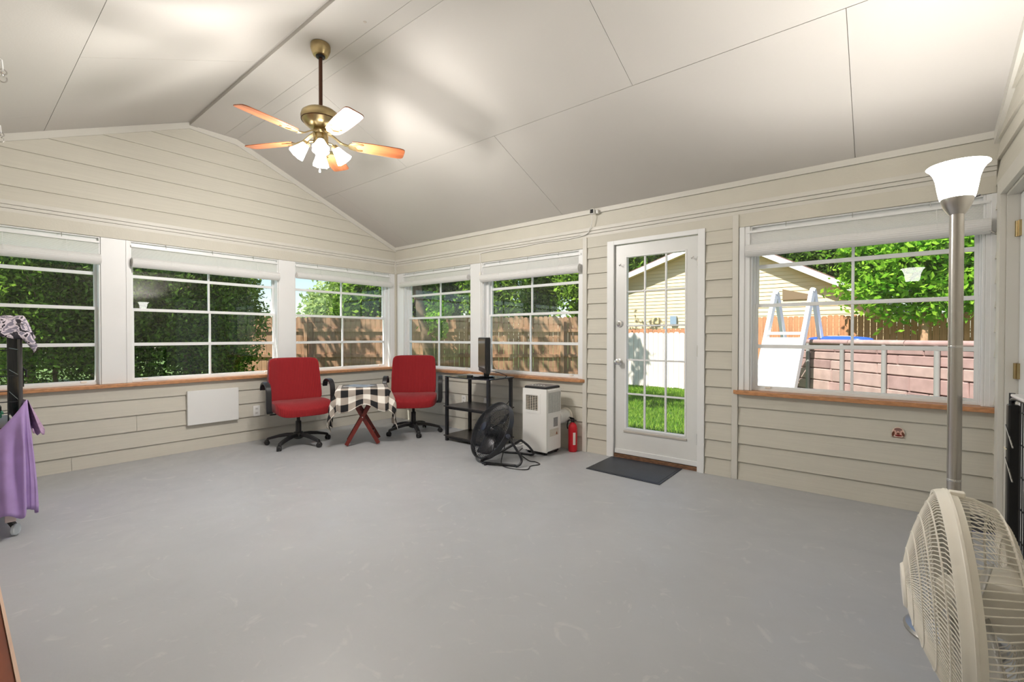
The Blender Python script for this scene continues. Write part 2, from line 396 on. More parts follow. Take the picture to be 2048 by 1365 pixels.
# ------------------------------------------------------------------ windows
def window(n, P, u0, u1, g0, g1, um, loc):
    root = sroot('window_%d' % n)
    def part(name, m, *b, bevel=.002): return ubox(MB(), P, *b).build(name, m, root, bevel=bevel)
    zb = SILL+.002
    # jamb liner + outer frame
    for a, b in ((u0, u0+.012), (u1-.012, u1)): part('jamb_liner', white, a, b, 0, .13, zb, HEAD)
    part('head_liner', white, u0+.012, u1-.012, 0, .13, HEAD-.012, HEAD)
    part('frame_stile', vinyl, u0+.012, g0-.018, .05, .12, zb, HEAD-.012); part('frame_stile', vinyl, g1+.018, u1-.012, .05, .12, zb, HEAD-.012)
    part('frame_sill', vinyl, g0-.018, g1+.018, .05, .12, zb, zb+.022); part('frame_head', vinyl, g0-.018, g1+.018, .05, .12, 2.03, HEAD-.012)
    zg = .775; r1, r2, r3 = 1.747, 1.432, 1.097
    for k, (z0, z1, w, rr) in enumerate(((zb+.022, r2+.008, .058, r3), (r2-.010, 2.03, .088, r1))):
        sash = ubox(MB(), P, g0-.018, g0, w, w+.028, z0, z1)
        ubox(sash, P, g1, g1+.018, w, w+.028, z0, z1)
        ubox(sash, P, g0, g1, w, w+.028, z0, zg if k == 0 else r2+.012); ubox(sash, P, g0, g1, w, w+.028, (r2-.018) if k == 0 else 2.0, z1)
        so_ = sash.build('lower_sash' if k == 0 else 'upper_sash', vinyl, root, bevel=.002)
        ga, gb = (zg, r2-.018) if k == 0 else (r2+.012, 2.0)
        cw = w+.014
        ubox(MB(), P, g0, g1, cw-.011, cw+.011, rr-.015, rr+.015).build('muntin', vinyl, so_, bevel=.002)
        for a, b in ((ga, rr-.015), (rr+.015, gb)):
            ubox(MB(), P, um-.009, um+.009, cw-.010, cw+.010, a, b).build('muntin', vinyl, so_, bevel=.002)
            for p, q in ((g0, um-.009), (um+.009, g1)): ubox(MB(), P, p, q, cw-.0015, cw+.0015, a, b).build('pane', glass, so_)
    for a in (g0+.06, g1-.10):
        ubox(MB(), P, a, a+.04, .045, .057, zb+.022, zb+.034).build('sash_latch', cream, root)
    return root
window(1, PA, *winA[0], -4.44, -3.258, -3.90, None)
window(2, PA, *winA[1], -2.979, -1.695, -2.343, None)
window(3, PA, *winA[2], -1.428, -.164, -.805, None)
window(4, PB, *winB[0], .231, 1.465, .844, None)
window(5, PB, *winB[1], 1.780, 3.012, 2.382, None)
window(6, PB, *winB[2], 4.697, 5.953, 5.318, None)

# ------------------------------------------------------------------ door in the back wall
d1 = sroot('door_1', (DX0, 0, 0))
def dpart(name, m, *b, bevel=.002, par=None): return MB().box(*b).build(name, m, par or d1, bevel=bevel, world=True)
dpart('casing', white, 3.385, 3.455, -.026, -.001, 0, 2.103); dpart('casing', white, 4.247, 4.305, -.026, -.001, 0, 2.103); dpart('casing', white, 3.455, 4.247, -.026, -.001, 2.062, 2.103)
dpart('jamb', white, 3.412, 3.452, -.001, .13, 0, 2.09); dpart('jamb', white, 4.252, 4.29, -.001, .13, 0, 2.09); dpart('jamb', white, 3.452, 4.252, -.001, .13, 2.066, 2.09)
dpart('threshold', mat('worn_threshold_wood', sr(120, 86, 62), .7, var=.5, vscale=14, stretch=(2, 8, 8)), 3.455, 4.25, -.006, .13, 0, .035)
GX0, GX1, GZ0, GZ1 = 3.566, 4.142, .285, 1.945
slab = MB().box(3.458, GX0, .004, .046, .04, 2.055).box(GX1, 4.247, .004, .046, .04, 2.055).box(GX0, GX1, .004, .046, .04, GZ0).box(GX0, GX1, .004, .046, GZ1, 2.055).build('door_slab', mat('door_paint', sr(228, 229, 228), .35, var=.015, vscale=6), d1, world=True)
lf = MB()
for a in ((GX0-.004, GX0+.012, GZ0, GZ1), (GX1-.012, GX1+.004, GZ0, GZ1), (GX0+.012, GX1-.012, GZ1-.012, GZ1+.004), (GX0+.012, GX1-.012, GZ0-.004, GZ0+.012)):
    lf.box(a[0], a[1], .0, .05, a[2], a[3])
lf.build('lite_frame', white, d1, bevel=.002, world=True)
vx = [GX0+.012, 3.753, 3.953, GX1-.012]; hz = [GZ0+.012+(GZ1-GZ0-.024)*i/5 for i in range(6)]
for i in (1, 2): dpart('muntin', white, vx[i]-.008, vx[i]+.008, .016, .036, GZ0+.012, GZ1-.012)
for i in range(1, 5):
    for j in range(3): dpart('muntin', white, vx[j]+(.008 if j else 0), vx[j+1]-(.008 if j < 2 else 0), .016, .036, hz[i]-.008, hz[i]+.008)
for i in range(5):
    for j in range(3): dpart('pane', glass, vx[j]+(.008 if j else 0), vx[j+1]-(.008 if j < 2 else 0), .0245, .0275, hz[i]+(.008 if i else 0), hz[i+1]-(.008 if i < 4 else 0), bevel=0)
dpart('weather_strip', mat('grey_strip', sr(196, 190, 182), .5), 3.552, 4.152, -.004, .003, .252, .272)
dpart('door_sweep', white, 3.46, 4.245, -.006, .003, .042, .085)
hm = mat('nickel', (.72, .72, .72), .22, metal=1)
kb = MB().lathe([(.030, 0), (.031, -.006), (.012, -.010), (.012, -.035), (.024, -.040), (.029, -.052), (.026, -.066), (.012, -.070)], 20, (3.508, .004, .93), (0, 1, 0)).build('door_knob', hm, d1, True, world=True)
MB().lathe([(.032, 0), (.033, -.010), (.028, -.018), (.010, -.020)], 20, (3.508, .004, 1.30), (0, 1, 0)).box(3.504, 3.512, -.026, -.014, 1.285, 1.315).build('deadbolt', hm, d1, True, world=True)
for z in (.28, 1.05, 1.82):
    MB().tube([(4.250, -.012, z-.05), (4.250, -.012, z+.05)], .007, 8).box(4.238, 4.262, -.008, .003, z-.05, z+.05).build('hinge', hm, d1, world=True)
for x, z in ((3.512, 1.865), (4.19, 1.865)):
    MB().tube(spline([(x, .004, z), (x, -.02, z), (x+.008, -.03, z-.012), (x+.016, -.03, z), (x+.022, -.024, z+.008)], 4), .0035, 6).build('curtain_hook', hm, d1, True, world=True)

# door in the right wall
d2 = sroot('door_2', (XW, -.2, 0))
gp = trimp
MB().box(XW-.028, XW-.001, -.205, -.114, 0, 2.105).build('casing', gp, d2, bevel=.002, world=True)
MB().box(XW-.028, XW-.001, -1.15, -1.06, 0, 2.105).build('casing', gp, d2, bevel=.002, world=True)
MB().box(XW-.028, XW-.001, -1.06, -.205, 2.015, 2.105).build('casing', gp, d2, bevel=.002, world=True)
MB().box(XW-.001, XW+.13, -.225, -.205, 0, 2.02).box(XW-.001, XW+.13, -1.06, -1.04, 0, 2.02).box(XW-.001, XW+.13, -1.04, -.225, 2.0, 2.02).build('jamb', gp, d2, world=True)
dl = MB().box(XW+.052, XW+.09, -1.037, -.229, .012, 1.997)
dl.build('door_slab', mat('door_paint_white', sr(240, 242, 244), .3), d2, world=True)
for z0, z1 in ((.2, .85), (1.05, 1.85)):
    for y0, y1 in ((-.58, -.34), (-.95, -.71)):
        MB().prism([(XW+.052, y0, z0), (XW+.052, y1, z0), (XW+.052, y1, z1), (XW+.052, y0, z1)], (-.006, 0, 0)).build('raised_panel', MATS['door_paint_white'], d2, bevel=.004, world=True)
for z in (.98, 1.80, .2):
    MB().tube([(XW+.040, -.226, z-.045), (XW+.040, -.226, z+.045)], .008, 10).box(XW+.03, XW+.052, -.232, -.226, z-.045, z+.045).box(XW+.041, XW+.0525, -.262, -.226, z-.045, z+.045).build('hinge', brass, d2, world=True)

# ------------------------------------------------------------------ ceiling
cm = MB()
def slope_pt(side, x, y, off=0):
    if side > 0: n = Vector((0, RZ-EV, 0-Y1)).normalized(); zz = RZ-(y-Y1)/(0-Y1)*(RZ-EV)
    else: n = Vector((0, -(RZ+.03-EV), Y0-YD)).normalized(); zz = RZ+.03-(Y0-y)/(Y0-YD)*(RZ+.03-EV)
    return Vector((x, y, zz))+n*off
def slab_s(mb, side, x0, x1, ya, yb, o0, o1):
    q = [slope_pt(side, x, y, o) for o in (o0, o1) for x, y in ((x0, ya), (x1, ya), (x1, yb), (x0, yb))]
    return mb.add(q, [(0, 1, 2, 3), (7, 6, 5, 4), (0, 4, 5, 1), (1, 5, 6, 2), (2, 6, 7, 3), (3, 7, 4, 0)])
slab_s(cm, 1, -.5, XW+.5, Y1, .5, .012, .12); slab_s(cm, -1, -.5, XW+.5, YD-.5, Y0, .012, .12)
cm.box(-.5, XW+.5, Y0-.03, Y1+.03, RZ+.025, RZ+.16)
ceil = struct(cm.build('ceiling', ceilp))
g = .0016
def cpanels(side, rows):
    for ya, yb, xs in rows:
        for a, b in zip(xs, xs[1:]): slab_s(MB(), side, a+g, b-g, ya+g, yb-g, 0, .0115).build('ceiling_panel', ceilp, ceil)
cpanels(1, [(Y1, -1.12, [.0, 1.69, 4.14, XW]), (-1.12, .0, [.0, .35, 2.872, 5.33, XW])])
cpanels(-1, [(-3.58, Y0, [.0, 1.64, 4.08, XW]), (YD, -3.58, [.0, .455, 2.9, 5.34, XW])])
for a, b, z0, z1 in ((Y0, -2.4735, RZ-.006, RZ+.032), (-2.4725, -2.231, RZ, RZ+.012), (-2.229, -2.1045, RZ, RZ+.012)):
    MB().box(0, XW, a, b, z0, z1).build('ridge_board', ceilp, ceil)
for x, y in ((2.74, -2.30), (3.05, -2.37), (3.1, -2.3)):
    MB().lathe([(.012, 0), (.010, -.002)], 12, (x, y, RZ)).build('patch_plug', mat('patch_tan', sr(190, 180, 170), .6), ceil)
for y in (-.06, ): pass

# ------------------------------------------------------------------ roll-up blinds
def slat_mat():
    m = mat('blind_slats', sr(248, 248, 248), .45); t = m.node_tree; b = t.nodes['Principled BSDF']
    b.inputs['Transmission Weight'].default_value = 0
    out = [n for n in t.nodes if n.type == 'OUTPUT_MATERIAL'][0]
    tl = t.nodes.new('ShaderNodeBsdfTranslucent'); tl.inputs[0].default_value = (.9, .9, .9, 1); mx = t.nodes.new('ShaderNodeMixShader'); mx.inputs[0].default_value = .28
    t.links.new(b.outputs[0], mx.inputs[1]); t.links.new(tl.outputs[0], mx.inputs[2]); t.links.new(mx.outputs[0], out.inputs[0])
    return m
slats = slat_mat()
def blind(P, u0, u1, where, zr, rr, w=-.012):
    root = thing('roll_up_blind', 'white slatted roll-up blind, rolled up, '+where, 'blind', P((u0+u1)/2, w, 2.06), 0, 'white roll-up window blinds')
    def bl(mb, n, m, sm=False): return mb.build(n, m, root, sm, world=True)
    bl(ubox(MB(), P, u0, u1, w-.006, w+.020, 2.012, 2.030), 'head_rail', white)
    bl(ubox(MB(), P, u0-.0, u1+.0, .03, .038, 2.03, 2.067), 'mounting_strip', vinyl)
    # hanging slats (zigzag sheet)
    ztop, zbot = 2.012, zr; w += .014; n = int((ztop-zbot)/.0055); pr = []
    for i in range(n): z = ztop-i*.0055; pr += [(w-.0022, z), (w+.0012, z-.0027)]
    pr.append((w-.0022, ztop-n*.0055))
    vs_ = [P(u, a, z) for u in (u0+.004, u1-.004) for a, z in pr]; k = len(pr)
    bl(MB().add(vs_, [(i, i+1, k+i+1, k+i) for i in range(k-1)]), 'slat_sheet', slats)
    w -= .034
    m = 44; ring_ = []
    for i in range(m):
        a = 2*PI*i/m; q = rr*(1.0 if i % 2 else .965); ring_.append((w+math.cos(a)*q-.004, zr+math.sin(a)*q*1.05))
    vs_ = [P(u, a, z) for u in (u0, u1) for a, z in ring_]
    bl(MB().add(vs_, [tuple(range(m))[::-1], tuple(range(m, 2*m))]+[(i, (i+1) % m, m+(i+1) % m, m+i) for i in range(m)]), 'roll', slats)
    for uu, s in ((u0, -1), (u1, 1)):
        pts = [P(uu+s*.001, w-.004+math.cos(a)*rr*(.15+.8*a/(6*PI)), zr+math.sin(a)*rr*(.15+.8*a/(6*PI))) for a in [i*PI/6 for i in range(37)]]
        bl(MB().tube(pts, .0016, 4), 'roll_spiral', mat('blind_edge', sr(200, 196, 190), .5))
    for fu in (.2, .5, .8):
        uu = u0+(u1-u0)*fu; w = -.012
        bl(MB().tube(spline([P(uu, w, 2.066), P(uu, w-.004, 2.05), P(uu, w-.010, 2.034), P(uu, w-.002, 2.028)], 4), .0022, 6), 'cup_hook', hm)
        bl(MB().tube([P(uu+.03, w-.004, 2.012), P(uu+.03, w-rr-.026, zr+rr*.4), P(uu+.03, w-rr-.028, zr)], .0012, 4), 'lift_cord', white)
blind(PA, -4.47, -3.232, 'at the window beside the wire cage', 1.862, .045)
blind(PA, -3.012, -1.672, 'between the two white piers of the gable wall', 1.866, .045)
blind(PA, -1.463, -.110, 'at the gable wall window beside the room corner', 1.905, .036)
blind(PB, .160, 1.505, 'behind the red chair beside the room corner', 1.905, .036)
blind(PB, 1.722, 3.085, 'over the window above the portable air conditioner', 1.872, .045)
blind(PB, 4.628, 6.005, 'over the window behind the torchiere lamp', 1.865, .047)

# ------------------------------------------------------------------ ceiling fan
def wood_mat(name, base, ax=0, var=.3):
    st = [26, 26, 26]; st[ax] = 2.2
    return mat(name, base, .35, var=var, vscale=1.2, stretch=st, bump=.03, bscale=2)
blade_w = wood_mat('fan_blade_oak', sr(148, 86, 54))
bronze = mat('downrod_bronze', (.085, .035, .018), .35, metal=.6)
shade_e = emis('lit_frosted_glass', (1, .96, .90), FAN_SHADE)
FX, FY = 2.274, -2.366
fan = thing('ceiling_fan', 'five-blade wooden ceiling fan with antique brass motor and lit frosted shades', 'ceiling fan', (FX, FY, RZ))
def fz(z): return z-RZ
MB().lathe([(.066, fz(3.312)), (.070, fz(3.300)), (.069, fz(3.275)), (.060, fz(3.250)), (.050, fz(3.232)), (.034, fz(3.228))], 28).build('canopy', brass, fan, True)
MB().lathe([(.033, 0), (.034, -.006), (.028, -.014)], 20, (0, 0, fz(3.230))).build('canopy_ball', black, fan, True)
MB().tube([(0, 0, fz(3.225)), (0, 0, fz(2.83))], .0135, 14).build('downrod', bronze, fan, True)
mo = MB().lathe([(.02, fz(2.842)), (.06, fz(2.838)), (.105, fz(2.826)), (.130, fz(2.806)), (.137, fz(2.780)), (.133, fz(2.758)), (.131, fz(2.752)), (.126, fz(2.748)), (.112, fz(2.728)), (.085, fz(2.706)), (.055, fz(2.694)), (.03, fz(2.690))], 40).build('motor_housing', brass, fan, True)
MB().lathe([(.1325, fz(2.757)), (.1345, fz(2.754)), (.1325, fz(2.750))], 40, cap=False).build('motor_band', bronze, mo, True)
MB().lathe([(.05, fz(2.692)), (.055, fz(2.675)), (.045, fz(2.660)), (.052, fz(2.650)), (.052, fz(2.590)), (.046, fz(2.575)), (.02, fz(2.568))], 28).build('switch_housing', brass, fan, True)
BZ = fz(2.612)
def blade_mesh():
    pts = []
    prof = [(.215, .050), (.26, .058), (.35, .064), (.48, .067), (.57, .066), (.59, .062), (.603, .050), (.606, .03)]
    up = prof; lo = [(x, -y) for x, y in prof[::-1]]
    return MB().prism([(x, y, -.003) for x, y in up+lo][::-1], (0, 0, .007)).move(Matrix.Rotation(R_(-12), 4, 'X'))
def iron_mesh():
    mbx = MB().ribbon(spline([(.045, 0, .062), (.09, 0, .040), (.14, 0, .006), (.19, 0, -.006)], 5), .030, .008, (0, 1, 0))
    loop = MB()
    pts = [(.185, .0), (.20, .034), (.24, .050), (.285, .046), (.30, .038), (.29, .028), (.26, .030), (.235, .0), (.26, -.030), (.29, -.028), (.30, -.038), (.285, -.046), (.24, -.050), (.20, -.034)]
    loop.prism([(x, y, -.0075) for x, y in pts], (0, 0, .004)).move(Matrix.Rotation(R_(-12), 4, 'X'))
    mbx.add(loop.v, loop.f); return mbx
bm_, im_ = blade_mesh().mesh('blade', blade_w), iron_mesh().mesh('blade_iron', brass)
for k in range(5):
    a = R_(-80.5+72*k)
    b = link('blade', bm_, fan, bevel=.0015); b.location = (0, 0, BZ); b.rotation_euler = (0, 0, a)
    i_ = link('blade_iron', im_, fan); i_.location = (0, 0, BZ); i_.rotation_euler = (0, 0, a)
# light kit
for k in range(4):
    a = R_(-28.5+90*k); dv = Vector((math.cos(a)*.62, math.sin(a)*.62, -.78)).normalized()
    base = Vector((math.cos(a)*.045, math.sin(a)*.045, fz(2.600)))
    arm = MB().tube(spline([base, base+Vector((math.cos(a)*.03, math.sin(a)*.03, -.004)), base+Vector((math.cos(a)*.045, math.sin(a)*.045, -.022))], 5), .009, 8)
    c0 = base+Vector((math.cos(a)*.042, math.sin(a)*.042, -.014))
    arm.lathe([(.012, 0), (.026, .004), (.028, .026)], 18, c0, dv)
    ar = arm.build('light_arm', brass, fan, True)
    prof = [(.024, .020), (.027, .030), (.034, .055), (.043, .085), (.052, .112), (.056, .126)]
    wob = lambda i, t: 1+(.06*math.cos(t*8) if i >= 4 else .02*math.cos(t*8))
    inn = [(r-.003, h) for r, h in prof[::-1]]
    MB().lathe(prof, 32, c0, dv, cap=False, wob=wob).build('lamp_shade', shade_e, fan, True, solid=.003)
    bl_ = c0+dv*.075
    MB().lathe([(.008, -.03), (.010, -.02), (.020, 0), (.019, .015), (.008, .024)], 14, bl_, dv).build('bulb', shade_e, fan, True)
    ld = bpy.data.lights.new('fan_bulb', 'POINT'); ld.energy = FAN_BULB; ld.color = (1, .955, .90); ld.shadow_soft_size = .045
    lo = bpy.data.objects.new('bulb_light', ld); COL.objects.link(lo); lo.parent = fan; lo.location = c0+dv*.16
for dx, dy, zl in ((.006, -.012, 2.375), (.045, .018, 2.400)):
    pts = [(dx*.6, dy*.6, fz(2.57)), (dx, dy, fz(2.5)), (dx, dy, fz(zl+.02))]
    c_ = MB().tube(pts, .0016, 5).build('pull_chain', brass, fan)
    MB().lathe([(.003, .026), (.006, .018), (.0075, .006), (.004, 0)], 10, (dx, dy, fz(zl))).build('chain_pull', cream, c_, True)

# ------------------------------------------------------------------ torchiere lamp
LX, LY = 5.713, -1.640
lamp = thing('floor_lamp', 'brushed steel torchiere floor lamp with lit bell-shaped glass shade', 'lamp', (LX, LY, 0))
MB().lathe([(.145, 0), (.147, .008), (.140, .018), (.10, .024), (.03, .030), (.022, .040)], 40).build('base', steel, lamp, True)
MB().tube([(0, 0, .035), (0, 0, 1.655)], .0215, 24).build('pole', steel, lamp, True)
for z in (.62, 1.14): MB().lathe([(.0215, -.004), (.0223, -.002), (.0223, .002), (.0215, .004)], 24, (0, 0, z), cap=False).build('pole_joint', chrome, lamp, True)
MB().lathe([(.023, 1.652), (.030, 1.662), (.040, 1.680), (.048, 1.705), (.050, 1.722)], 32).build('cup', steel, lamp, True)
lamp_e = emis('lit_opal_glass', (1, .97, .92), LAMP_SHADE)
MB().lathe([(.049, 1.714), (.053, 1.730), (.058, 1.760), (.062, 1.790), (.070, 1.815), (.080, 1.832), (.091, 1.842)], 40, cap=False).build('lamp_shade', lamp_e, lamp, True, solid=.004)
MB().tube([(.045, .02, 1.716), (.066, .034, 1.724)], .004, 8).build('switch', black, lamp, True)
MB().lathe([(.014, 1.722), (.014, 1.735), (.022, 1.755), (.018, 1.770), (.006, 1.776)], 16).build('bulb', lamp_e, lamp, True)
ld = bpy.data.lights.new('lamp_bulb', 'POINT'); ld.energy = LAMP_BULB; ld.color = (1, .965, .92); ld.shadow_soft_size = .018
lo = bpy.data.objects.new('bulb_light', ld); COL.objects.link(lo); lo.parent = lamp; lo.location = (0, 0, 1.798)

# ------------------------------------------------------------------ office chairs
def fabric(name, col, scale=95):
    m = mat(name, col, .85, sheen=.15); t = m.node_tree; b = t.nodes['Principled BSDF']
    tc = t.nodes.new('ShaderNodeTexCoord'); w = t.nodes.new('ShaderNodeTexWave'); w.bands_direction = 'Y'; w.inputs['Scale'].default_value = scale/3; w.inputs['Distortion'].default_value = .6
    t.links.new(tc.outputs['Object'], w.inputs[0])
    mr = t.nodes.new('ShaderNodeMapRange'); mr.inputs[3].default_value = .72; mr.inputs[4].default_value = 1.1; t.links.new(w.outputs['Fac'], mr.inputs[0])
    hs = t.nodes.new('ShaderNodeHueSaturation'); hs.inputs['Color'].default_value = (*col, 1); t.links.new(mr.outputs[0], hs.inputs['Value']); t.links.new(hs.outputs[0], b.inputs['Base Color'])
    bp = t.nodes.new('ShaderNodeBump'); bp.inputs['Strength'].default_value = .3; bp.inputs['Distance'].default_value = .002; t.links.new(w.outputs['Fac'], bp.inputs['Height']); t.links.new(bp.outputs[0], b.inputs['Normal'])
    return m
redfab = fabric('red_rib_fabric', sr(146, 9, 20), 60)
chairb = mat('chair_black', (.016, .016, .018), .38)
def chair(loc, rz, phase, label, lean):
    root = thing('office_chair', label, 'chair', (*loc, 0), rz, 'red office chairs')
    # x forward
    def seatfn(p):
        x, y, z_ = p
        dz = -.05*max(0, (x-.10)/.16)**2 if x > .10 else 0
        return Vector((x, y*(1-.06*(x < -.1)), z_+dz+.018*(abs(y)/.27)**2*(1 if z_ > 0 else 0)))
    MB().sup((.03, 0, .425), .265, .285, .052, .35, .38, 44, 18, seatfn).build('seat', redfab, root, True)
    MB().sup((.02, 0, .378), .22, .24, .022, .3, .4, 32, 10).build('seat_shell', chairb, root, True)
    def backfn(p):
        x, y, z_ = p
        w = 1-.10*((z_+.24)/.48) if z_ > 0 else 1-.05
        return Vector((x+.10*(y/.28)**2-.05*(z_/.24)-.02*math.cos(z_*6), y*w, z_))
    MB().sup((-.205, 0, .700), .045, .285, .235, .20, .26, 48, 24, backfn).build('backrest', redfab, root, True)
    def backshell(p):
        q = backfn(p); q.x -= .030; return q
    MB().sup((-.205, 0, .705), .040, .278, .228, .3, .3, 36, 16, backshell).build('back_shell', chairb, root, True)
    MB().ribbon(spline([(-.05, 0, .37), (-.19, 0, .37), (-.265, 0, .42), (-.275, 0, .56)], 6), .07, .016, (0, 1, 0)).build('back_bracket', chairb, root)
    for s in (-1, 1):
        path = spline([(-.02, s*.27, .375), (.09, s*.312, .385), (.125, s*.325, .45), (.125, s*.325, .56), (.11, s*.325, .635), (.055, s*.325, .678), (-.02, s*.325, .684), (-.085, s*.325, .66), (-.115, s*.325, .605)], 6)
        MB().ribbon(path, .052, .022, (0, 1, 0)).build('armrest', chairb, root, True, bevel=.004)
    MB().tube([(0, 0, .36), (0, 0, .25)], .017, 14).build('gas_piston', mat('piston', (.02, .02, .02), .25, metal=.7), root, True)
    MB().lathe([(.026, .255), (.029, .25), (.030, .13), (.034, .125)], 20).build('column', chairb, root, True)
    MB().tube([(.0, -.06, .368), (.02, -.24, .352)], .007, 8).sup((.022, -.262, .351), .012, .03, .006, .6, .6, 12, 8).build('lever', chairb, root, True)
    base = MB().lathe([(.045, .135), (.055, .12), (.055, .075), (.03, .06)], 24).build('base_hub', chairb, root, True)
    for k in range(5):
        a = R_(phase+72*k)-rz; ca, sa = math.cos(a), math.sin(a)
        pts = [(.04, .112), (.12, .112), (.20, .100), (.27, .083), (.315, .070), (.325, .055)]
        mbx = MB(); rings = []
        for i, (r, zz) in enumerate(pts):
            w = .030-.010*i/5; h = .022-.008*i/5
            for q, e in ((-w, -h), (w, -h), (w*.7, h*.6), (-w*.7, h*.6)): rings.append((r*ca-q*sa, r*sa+q*ca, zz+e))
        fs = [(i*4+j, i*4+(j+1) % 4, i*4+4+(j+1) % 4, i*4+4+j) for i in range(5) for j in range(4)]+[(3, 2, 1, 0), (20, 21, 22, 23)]
        mbx.add(rings, fs).build('base_leg', chairb, root, True, bevel=.003)
        cx, cy = .322*ca, .322*sa
        cs = MB(); ax = Vector((-math.sin(a+.5), math.cos(a+.5), 0))
        for s in (-1, 1): cs.lathe([(.020, -.009), (.026, -.006), (.026, .006), (.020, .009)], 18, Vector((cx, cy, .026))+ax*(s*.014), ax)
        fw = Vector((ax.y, -ax.x, 0))
        cs.sup((cx, cy, .036), .026, .022, .020, .6, .6, 14, 8)
        cs.tube([(cx, cy, .04), (cx, cy, .062)], .007, 8)
        cs.build('caster', chairb, root, True)
    return root
chair((.55, -1.70), R_(-9), -60, 'red ribbed office chair with black arms under the wide gable window, beside wall outlet', 0)
chair((1.05, -.53), R_(-43), -28, 'red ribbed office chair in the room corner, between checked table and black shelf', 0)

# ------------------------------------------------------------------ folding table with checked cloth
TX, TY, TR = 1.035, -1.215, R_(-36)          # x axis of the table points to the viewer side
mahog = wood_mat('mahogany', sr(112, 34, 26), 2, .25)
tb = thing('folding_table', 'small mahogany folding table on crossed legs between the red chairs', 'table', (TX, TY, 0), TR)
for s in (-1, 1):
    x = s*.135
    for q in (-1, 1):
        xx = x+q*.013
        MB().bar((xx, -q*.165, .012), (xx, q*.165, .600), .040, .022, (1, 0, 0)).build('leg', mahog, tb, bevel=.003)
    MB().tube([(x-.026, 0, .306), (x+.026, 0, .306)], .006, 8).build('pivot_bolt', hm, tb)
MB().box(-.135, .135, -.128, -.108, .085, .10).build('stretcher', mahog, tb); MB().box(-.135, .135, .098, .118, .11, .125).build('stretcher', mahog, tb)
MB().box(-.19, .19, -.24, .24, .600, .618).build('table_top', mahog, tb, bevel=.004)
def check_mat():
    m = mat('buffalo_check', (.8, .8, .8), .9); t = m.node_tree; b = t.nodes['Principled BSDF']
    uv = t.nodes.new('ShaderNodeUVMap'); sp = t.nodes.new('ShaderNodeSeparateXYZ'); t.links.new(uv.outputs[0], sp.inputs[0])
    st = []
    for i in (0, 1):
        f = t.nodes.new('ShaderNodeMath'); f.operation = 'FRACT'; t.links.new(sp.outputs[i], f.inputs[0])
        g_ = t.nodes.new('ShaderNodeMath'); g_.operation = 'GREATER_THAN'; g_.inputs[1].default_value = .5; t.links.new(f.outputs[0], g_.inputs[0]); st.append(g_)
    ad = t.nodes.new('ShaderNodeMath'); ad.operation = 'ADD'; t.links.new(st[0].outputs[0], ad.inputs[0]); t.links.new(st[1].outputs[0], ad.inputs[1])
    dv = t.nodes.new('ShaderNodeMath'); dv.operation = 'DIVIDE'; dv.inputs[1].default_value = 2; t.links.new(ad.outputs[0], dv.inputs[0])
    cr = t.nodes.new('ShaderNodeValToRGB'); cr.color_ramp.interpolation = 'CONSTANT'; e = cr.color_ramp.elements
    e[0].position = 0; e[0].color = (*sr(240, 236, 228), 1); e[1].position = .25; e[1].color = (*sr(168, 158, 148), 1); q = e.new(.75); q.color = (.010, .010, .012, 1)
    t.links.new(dv.outputs[0], cr.inputs[0]); t.links.new(cr.outputs[0], b.inputs['Base Color']); return m
checkm = check_mat()
def drape(hx, hy, sx, sy, ztop, n, zmin, check, seed=1):
    rg = random.Random(seed); V = []; UV = []
    for j in range(n+1):
        for i in range(n+1):
            u = (-1+2*i/n)*sx; v = (-1+2*j/n)*sy
            cx = max(-hx, min(hx, u)); cy = max(-hy, min(hy, v)); ex, ey = u-cx, v-cy; d = math.hypot(ex, ey)
            if d < 1e-6: p = Vector((u, v, ztop))
            else:
                corner = min(abs(ex), abs(ey))/d      # 0 straight side .. .7 corner
                ang = math.atan2(ey, ex)
                fold = math.sin(ang*6+u*14+v*11)*.016*min(1, d/.12)+math.cos(u*23-v*17)*.010*min(1, d/.15)
                out = .022+.20*min(d, .30)+fold+.05*corner*min(1, d/.2)
                dirv = Vector((ex, ey, 0)).normalized()
                p = Vector((cx, cy, ztop))+dirv*out*min(1, d/.03)
                p.z = ztop-max(0, d-.012)*(1.0 if corner < .01 else .93)
                if abs(ey) < 1e-6: p.z += .35*(d-.012)*math.cos(v/hy*PI/2)**2*(.5+.5*math.sin(v*9+1.2)) if d > .012 else 0
                if p.z < zmin: p += dirv*(zmin-p.z)*.3; p.z = zmin+.002
            V.append(p); UV.append((u/check, v/check))
    F = [(j*(n+1)+i, j*(n+1)+i+1, (j+1)*(n+1)+i+1, (j+1)*(n+1)+i) for j in range(n) for i in range(n)]
    return V, F, UV
V, F, UV = drape(.195, .245, .455, .665, .6215, 88, .03, .148)
me = bpy.data.meshes.new('tablecloth'); me.from_pydata(V, [], F); ul = me.uv_layers.new()
for l in me.loops: ul.data[l.index].uv = UV[l.vertex_index]
me.materials.append(checkm)
cl = link('tablecloth', me, None, True, solid=.003); cl.location = (TX, TY, 0); cl.rotation_euler = (0, 0, TR+R_(3))
tag(cl, 'black and white buffalo-check cloth draped over the small folding table', 'tablecloth')
mg = thing('magazine', 'thin closed magazine lying on the checked tablecloth', 'magazine', (TX-.03, TY-.02, .6235), R_(25))
MB().box(-.14, .14, -.105, .105, .0, .005).build('pages', mat('paper', sr(225, 225, 228), .6), mg, bevel=.001)
MB().box(-.142, .142, -.107, .107, .0052, .0062).build('cover', mat('magazine_cover', sr(150, 160, 176), .35, var=.4, vscale=12), mg)

